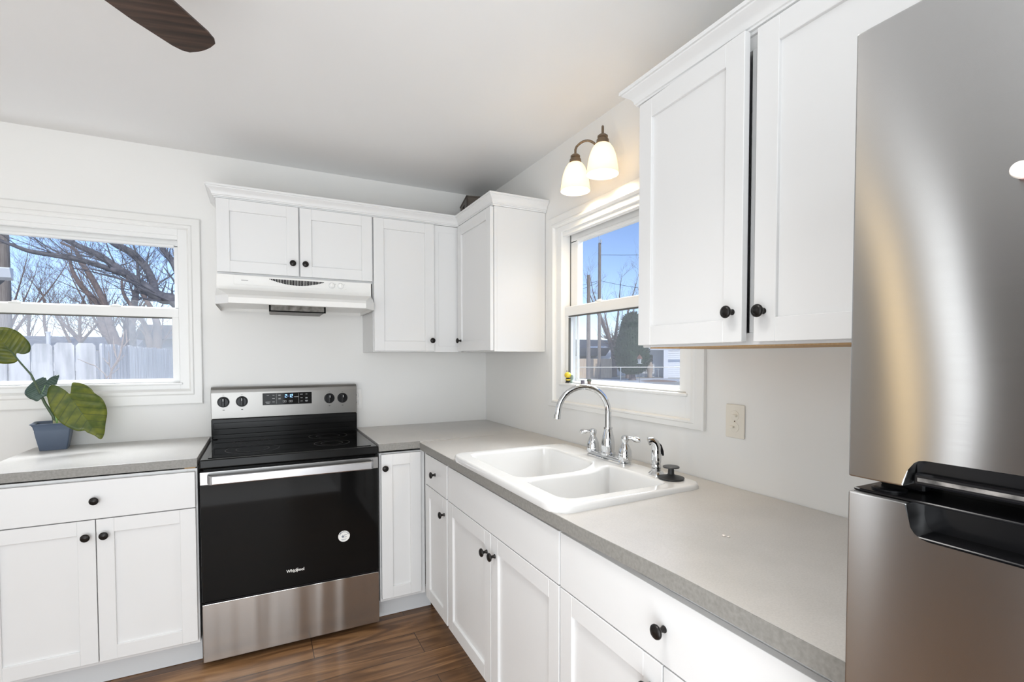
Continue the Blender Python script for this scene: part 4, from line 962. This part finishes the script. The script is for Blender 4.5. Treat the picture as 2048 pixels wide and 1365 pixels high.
TD1 = [[[-3.51,10.88,1.42,0.095],[-3.5,10.9,2.12,0.076],[-3.66,11.0,2.56,0.054],[-3.83,11.1,2.89,0.035]],[[-3.67,11.3,1.42,0.084],[-3.76,11.36,1.87,0.07],[-3.83,11.41,2.15,0.056],[-4.24,11.64,2.81,0.036],[-4.29,11.68,3.18,0.022]]]
tree(TD1, 'pale-trunked bare tree at the right end of the grey fence', 'bark_brown', 2, .8, 9, root=[[-3.55, 11.0, GZ-.03, .12], [-3.53, 10.95, .6, .11], [-3.51, 10.88, 1.45, .10]])
TD2 = [[[-4.77,14.89,1.44,0.172],[-4.76,14.92,2.4,0.137],[-4.62,14.87,3.02,0.086],[-4.52,14.84,3.7,0.051],[-4.55,14.87,4.21,0.031]]]
tree(TD2, 'thick upright bare trunk between the leaning tree and the pale-trunked tree', 'bark_grey', 2, 1.0, 14, root=[[-4.8, 14.9, GZ-.03, .2], [-4.78, 14.9, .6, .185], [-4.77, 14.89, 1.46, .172]])
TE_ = [[[-7.82,19.26,1.78,0.06],[-7.96,19.35,2.5,0.044],[-7.95,19.37,3.31,0.032],[-8.12,19.48,3.71,0.02]],[[-8.6,20.22,1.79,0.062],[-8.67,20.27,2.33,0.041],[-8.62,20.27,2.95,0.025]]]
TE_ = [[[(x+1.378)*1.3-1.378, (y+3.107)*1.3-3.107, 1.341+(z-1.341)*1.3, r*1.3] for x, y, z, r in l] for l in TE_]
tree(TE_, 'hazy far bare tree at the left of the window above the fence', 'bark_brown', 2, 1.7, 22, root=[[-9.8, 26.2, GZ-.03, .12], [-9.77, 26.05, .9, .10], [-9.75, 25.97, 1.92, .08]])
SAP = [[[-2.19,0.67,1.2,0.006],[-2.18,0.66,1.26,0.006],[-2.14,0.65,1.34,0.005],[-2.12,0.64,1.43,0.004],[-2.11,0.64,1.5,0.002]],[[-2.18,0.66,1.26,0.003],[-2.2,0.68,1.31,0.001]],[[-2.15,0.65,1.33,0.003],[-2.17,0.67,1.39,0.001]],[[-2.21,0.68,1.2,0.004],[-2.22,0.69,1.24,0.003],[-2.28,0.71,1.3,0.001]],[[-2.12,0.64,1.4,0.002],[-2.08,0.62,1.45,0.001]]]
tree(SAP, 'thin bare sapling in front of the grey fence, close to the left window', 'bark_brown', 0, .08, 2, group=None, root=[[-2.22, .68, GZ-.03, .011], [-2.20, .675, .5, .008], [-2.19, .67, 1.21, .006]], name='sapling')

def picket_fence(name, x0, y0, x1, y1, n, top, m, label, group, gap=.010, ears=.022, th=.016):
    a = Vector((x0, y0, 0)); d = Vector((x1-x0, y1-y0, 0)); L = d.length; d.normalize(); nn = Vector((-d.y, d.x, 0))
    T = lambda u, w, z: tuple(a+d*u+nn*w+Vector((0, 0, z)))
    t = thing(name, tuple(a+d*(L/2)+Vector((0, 0, GZ))), label, 'fence', group)
    pw = L/n; b = MB(T)
    for k in range(n):
        u0, u1 = k*pw+gap/2, (k+1)*pw-gap/2; dz = rnd.uniform(-.006, .006); e = ears
        b.prism([(u0, GZ+.01), (u1, GZ+.01), (u1, top-e+dz), (u1-e*.8, top+dz), (u0+e*.8, top+dz), (u0, top-e+dz)], 0, th)
    b.done('pickets', m, t, 0)
    b = MB(T)
    for z in (GZ+.30, (GZ+top)/2, top-.25): b.box((0, th+.001, z-.04), (L, th+.038, z+.04))
    b.done('rails', m, t, 0)
    for k in range(int(L//2.4)+1):
        u = min(L-.05, k*2.4+.32); MB(T).box((u-.045, th+.039, GZ), (u+.045, th+.128, top-.06)).done('post', m, t, 0)
    return t
picket_fence('picket_fence', -5.20, 1.80, -2.515, 1.80, 21, 1.447, 'fence_grey', 'weathered grey dog-eared picket fence facing the left window', 'grey picket fences')
picket_fence('picket_fence', -2.500, 1.880, -2.500, 5.20, 25, 1.452, 'fence_grey', 'weathered grey picket fence running away from the left window', 'grey picket fences', gap=.014)
nh = thing('neighbor_house', (-5.4, 5.6, GZ), 'neighboring house corner with white gutter at the left edge of the left window', 'house')
MB().box((-8.6, 5.6, GZ), (-5.6, 9.0, 2.30)).done('wall', 'siding_white', nh, 0)
MB().prism([(-4.10, 5.02), (-4.22, 5.35), (-5.9, 9.2), (-8.8, 9.2), (-8.8, 5.02)], 2.302, 2.405, 'uw').done('roof', 'roof_shingle', nh, 0)
MB().prism([(5.018, 2.27), (4.95, 2.30), (4.91, 2.40), (4.92, 2.415), (5.018, 2.415)], -8.8, -4.03, 'wz').done('gutter', 'siding_white', nh)
MB().box((-4.22, 5.05, GZ), (-4.14, 5.13, 2.302)).done('porch_post', 'siding_white', nh, 0) if False else None
def pole(x, y, h, r, label, mname='pole_wood', wires=True, top=None):
    t = thing('utility_pole', (x, y, GZ), label, 'utility pole', 'wooden utility poles')
    MB().lathe([(r, 0), (r*.95, h*.5), (r*.8, h)], (x, y, GZ-.01), seg=12).done('shaft', mname, t, 40)
    return t
pole(-7.82, 15.95, 7.5, .17, 'brown utility pole at the left edge of the left window')
hs = thing('shed', (-6.9, 19.2, GZ), 'low grey-roofed outbuilding behind the grey fence with a white vent pipe', 'shed')
MB().box((-10.0, 18.9, GZ), (-5.6, 22.0, 1.60)).done('wall', 'siding_white', hs, 0)
MB().prism([(18.4, 1.60), (20.3, 2.10), (22.2, 1.60)], -10.3, -5.3, 'wz').done('roof', 'roof_shingle', hs, 0)
MB().lathe([(.06, 1.62), (.06, 2.17), (.075, 2.17), (.075, 2.21)], (-7.75, 18.2+.75, 0), seg=12).done('vent_pipe', 'siding_white', hs)
sh = thing('shed', (-4.0, 17.0, GZ), 'dark blue shed behind the trees at the right of the left window', 'shed')
MB().box((-4.7, 16.4, GZ), (-2.2, 18.6, 1.95)).done('wall', 'siding_blue', sh, 0)
MB().prism([(16.1, 1.93), (17.5, 2.45), (18.9, 1.93)], -4.95, -2.0, 'wz').done('roof', 'roof_dark', sh, 0)

# --- view of the right window
pole(18.90+2.84*.6, 23.66+2.9*.6+.5, 0.1, .1, 'x') if False else None
p1 = pole(21.17, 26.90, 10.1, .125, 'tall weathered utility pole seen through the right window')
p2 = pole(17.83, 23.62, 7.0, .135, 'shorter utility pole standing left of the tall one in the right window')
MB().box((21.11, 26.70, 9.75), (21.23, 26.79, 10.0)).lathe([(.03, 9.75), (.03, 10.35)], (21.10, 26.88, 0), seg=8).done('pole_cap', 'metal_galv', p1)
b = MB()
for (q, z1, z2) in (((30, 22), 7.0, 6.2), ((14, 34), 7.0, 6.2), ((31, 18), 8.9, 9.4), ((12, 33), 5.6, 3.6), ((14, 36), 6.9, 4.4)):
    a = Vector((21.17, 26.90, z1)); e = Vector((q[0], q[1], z2))
    b.tube([tuple(a.lerp(e, f)-Vector((0, 0, 1.6*f*(1-f)))) for f in [i/8 for i in range(9)]], .012, 4)
tag(b.done('power_lines', 'wire', p1), None)
picket_fence('board_fence', 17.9, 29.5, 22.75, 27.4, 37, 1.20, 'fence_tan', 'new tan board fence behind the poles in the right window', None, gap=.004, ears=0)
nh = thing('neighbor_house', (25.5, 36, GZ), 'house with dark roof and pale gable behind the tan fence', 'house')
MB().box((20, 34.2, GZ), (32, 42, 1.6)).done('wall', 'siding_white', nh, 0)
MB().prism([(33.6, 1.45), (37.5, 3.05), (42.5, 1.45)], 19, 33, 'wz').done('roof', 'roof_dark', nh, 0)
Tg = lambda u, w, z: (u, w, z)
MB().prism([(23.8, 1.05), (25.0, 2.28), (28.6, .95), (28.6, GZ), (23.8, GZ)], 31.2, 33.8, 'uz').done('gable', 'siding_white', nh, 0)
MB().prism([(20.8, 1.42), (22.2, 2.1), (25.2, 2.1), (24.6, 1.42)], 30.6, 34.0, 'uz').done('porch_roof', 'roof_dark', nh, 0)
# evergreens
def arbor(x, y, h, r, label, n):
    t = thing('evergreen_tree', (x, y, GZ), label, 'tree', 'evergreens in the right window')
    MB().lathe([(r*.22, -.02), (r*.17, .5), (r*.15, h*.5)], (x, y, GZ), seg=10).done('trunk', 'bark_brown', t)
    bm = bmesh.new(); R = []; H = 40; K = 36
    tf = [0, .06, .18, .34, .5, .66, .82, .94, 1.0]; tr_ = [.42, .74, .96, 1.0, .93, .79, .62, .42, .08]
    for i in range(H+1):
        f = i/H; j = max(k for k in range(8) if tf[k] <= f); rr = r*(tr_[j]+(tr_[j+1]-tr_[j])*(f-tf[j])/(tf[j+1]-tf[j]))
        ring_ = []
        for k in range(K):
            a = 2*math.pi*k/K; nz = noise.noise(Vector((math.cos(a)*2.2+x, math.sin(a)*2.2, f*h*1.1)))+.5*noise.noise(Vector((math.cos(a)*6+x, math.sin(a)*6, f*h*3)))
            q = rr*(1+.16*nz); ring_.append(bm.verts.new((x+q*math.cos(a), y+q*math.sin(a), GZ+.42+f*(h-.42))))
        R.append(ring_)
    for a_, b_ in zip(R, R[1:]):
        for k in range(K): bm.faces.new((a_[k], a_[(k+1) % K], b_[(k+1) % K], b_[k]))
    bm.faces.new(R[0][::-1]); bm.faces.new(R[-1])
    # sprays of scale leaves over the crown
    for _ in range(n):
        i = rnd.randrange(1, H); k = rnd.randrange(K); p = R[i][k].co; o_ = Vector((p.x-x, p.y-y, .25)).normalized()
        s = rnd.uniform(.06, .15); u = Vector((rnd.uniform(-1, 1), rnd.uniform(-1, 1), rnd.uniform(.2, 1.2))).normalized(); w = u.cross(o_).normalized()
        q = p+o_*.02; vs = [bm.verts.new(q+w*s*.4), bm.verts.new(q-w*s*.4), bm.verts.new(q+u*s+o_*s*.6)]
        bm.faces.new(vs)
    bmesh.ops.recalc_face_normals(bm, faces=bm.faces[:])
    link('foliage', bm, 'evergreen', t, 70)
    return t
arbor(21.85, 24.00, 4.75, 1.14, 'large dark evergreen with rounded crown in the right window', 3500)
arbor(23.7, 26.7, 4.90, .72, 'second evergreen half hidden behind the large one', 1800)
# bare trees behind
def wild_tree(x, y, h, r, label, seed, lean=(0, 0), n=4):
    rnd.seed(seed); limbs = []
    for k in range(n):
        a = 2*math.pi*k/n+rnd.uniform(-.5, .5); q = h*rnd.uniform(.26, .40); t = rnd.uniform(.82, 1.0)
        limbs.append([[x, y, GZ+h*rnd.uniform(.20, .34), r*.62], [x+math.cos(a)*q*.30+lean[0], y+math.sin(a)*q*.30, GZ+h*.45*t, r*.40], [x+math.cos(a)*q*.62+lean[0]*2, y+math.sin(a)*q*.62, GZ+h*.66*t, r*.22], [x+math.cos(a)*q*.85+lean[0]*3, y+math.sin(a)*q*.85, GZ+h*.84*t, r*.10], [x+math.cos(a)*q+lean[0]*3, y+math.sin(a)*q, GZ+h*t, r*.03]])
    tree(limbs, label, 'bark_brown', 2, h*.15, 15, root=[[x, y, GZ-.03, r], [x, y, GZ+h*.15, r*.85], [x, y, GZ+h*.32, r*.62]])
wild_tree(24.6, 29.5, 8.6, .30, 'spreading bare tree behind the evergreens in the right window', 3, (-.15, 0), 6)
wild_tree(35.5, 33.0, 11.5, .30, 'tall bare tree at the right of the right window', 5, (0, 0), 5)
wild_tree(29.5, 49.0, 11.0, .28, 'distant bare tree between the two utility poles and the evergreen', 9, (0, 0), 5)
wild_tree(24.0, 46.0, 9.0, .25, 'distant bare tree at the left of the right window', 11, (0, 0), 5)
wild_tree(-8.2, 29.5, 7.5, .16, 'faint bare tree far behind the shed in the left window, with a pale trunk', 21, (0, 0), 6)
wild_tree(-13.2, 31.0, 8.0, .16, 'faint bare tree far behind the fence at the far left of the left window', 23, (0, 0), 6)
# white garage with porch
gh = thing('garage', (28.0, 26.5, GZ), 'white clapboard garage with porch at the right of the right window', 'building')
# facade direction follows the yard's far side
ga = Vector((26.06, 26.84, 0)); gd = Vector((.84, -.54, 0)).normalized(); gn = Vector((gd.y*-1, gd.x, 0))
KG = 1.36
def TG(u, w, z):
    q = ga+gd*u*KG+gn*w*KG; return (q.x, q.y, max(GZ, 1.341+(z-1.341)*KG))
b = MB(TG)
for k in range(20):
    z = GZ+.115*k; b.prism([(0, z), (-.022, z), (-.004, z+.115), (0, z+.115)], .95, 3.6, 'wz') 
b.box((.95, 0, GZ), (3.6, 3.0, GZ+2.3)).done('siding', 'siding_white', gh, 0)
MB(TG).box((.86, -.05, GZ), (.98, .06, GZ+2.3)).done('corner_board', 'siding_white', gh, 0)
MB(TG).box((-.8, .9, GZ), (.95, 2.4, GZ+2.3)).done('porch_wall', 'siding_white', gh, 0)
MB(TG).prism([(-.9, 2.02), (4.0, 2.02), (4.0, 2.10), (-.9, 2.10)], -.35, 2.4, 'uz').done('porch_roof', 'siding_white', gh, 0)
MB(TG).tube([TG(0, 0, 0)], 1) if False else None
b = MB(); b.tube([TG(-1.05, -.75, 1.78), TG(3.0, -.75, 1.78)], .085, 8); b.done('gutter', 'siding_white', gh)
b = MB(TG); b.box((.62, -.80, GZ), (.86, -.62, 1.73)).done('porch_post', 'siding_white', gh, 0)
wn = MB(TG)\
    .frame((-.20, .50, .38, 1.50), [(0, .88), (0, .84), (.06, .84), (.06, .88)]).box((.06, .85, .53), (.12, .88, 1.47)).box((-.15, .85, 1.0), (.33, .88, 1.05)).done('window', 'siding_white', gh)
MB(TG).box((-.15, .875, .55), (.33, .898, 1.45)).done('window_glass', 'house_glass', wn, 0)
b = MB(TG)
for k in range(12): b.box((-1.45+.18*k, .30, GZ+.05), (-1.42+.18*k, .33, .62))
b.box((-1.5, .29, .60), (.62, .34, .65)).box((-1.5, .29, GZ+.1), (.62, .34, GZ+.14)).done('railing', 'metal_galv', gh, 0)
t = thing('patio_ornament', TG(-.02, -.1, GZ), 'pale upright object with dark round cap standing by the porch railing', 'ornament')
MB().lathe([(.20, .01), (.18, .3), (.24, .62), (.26, .85), (.20, 1.1), (.12, 1.30)], TG(-.02, -.1, GZ), seg=14).done('body', 'porch_cloth', t)
MB().lathe([(.26, 1.30), (.25, 1.34), (.14, 1.37), (.12, 1.50), (.02, 1.52)], TG(-.02, -.1, GZ), seg=16).done('cap', 'wire', t)
# feeder on a thin post
fp = (19.15, 20.20, GZ)
t = thing('bird_feeder', fp, 'lantern-shaped bird feeder with brown roof in front of the large evergreen', 'bird feeder')
MB().lathe([(.012, -.01), (.012, 1.22)], fp, seg=8).done('post', 'wire', t)
MB().lathe([(.17, 1.22), (.17, 1.25), (.02, 1.26)], fp, seg=6).done('tray', 'feeder_glass', t, 0)
MB().lathe([(.08, 1.26), (.13, 1.52)], fp, seg=6).done('lantern', 'feeder_glass', t, 0)
MB().lathe([(.20, 1.52), (.09, 1.70), (.015, 1.76), (.012, 1.82)], fp, seg=6).done('roof', 'feeder_roof', t, 0)
# chain link fence rail
t = thing('chain_link_fence', (14.8, 16.9, GZ), 'thin metal rail of a low wire fence crossing the yard', 'fence')
MB().tube([(12.0, 18.2, .82), (17.6, 15.1, .82)], .022, 8).done('top_rail', 'metal_galv', t)
for f in (0, .5, 1): MB().lathe([(.025, -.01), (.025, 1.14)], (12.0+5.6*f, 18.2-3.1*f, GZ), seg=8).done('post', 'metal_galv', t)
b = MB()
b.box((19.6, 21.2, GZ), (26, 25.9, GZ+.006)); tag(b.done('gravel', 'gravel', None, 0), 'strip of pale gravel between the tan fence and the evergreens', 'gravel', None, 'stuff')
tag(MB().loft([[(22.4+1.2*math.cos(a*.5236), 22.0+1.2*math.sin(a*.5236), GZ+.007) for a in range(12)], [(22.4+.4*math.cos(a*.5236), 22.0+.4*math.sin(a*.5236), GZ+.10) for a in range(12)]]).done('leaf_litter', 'leaf_litter', None, 0), 'brown patch of fallen leaves beside the large evergreen', 'leaves', None, 'stuff')
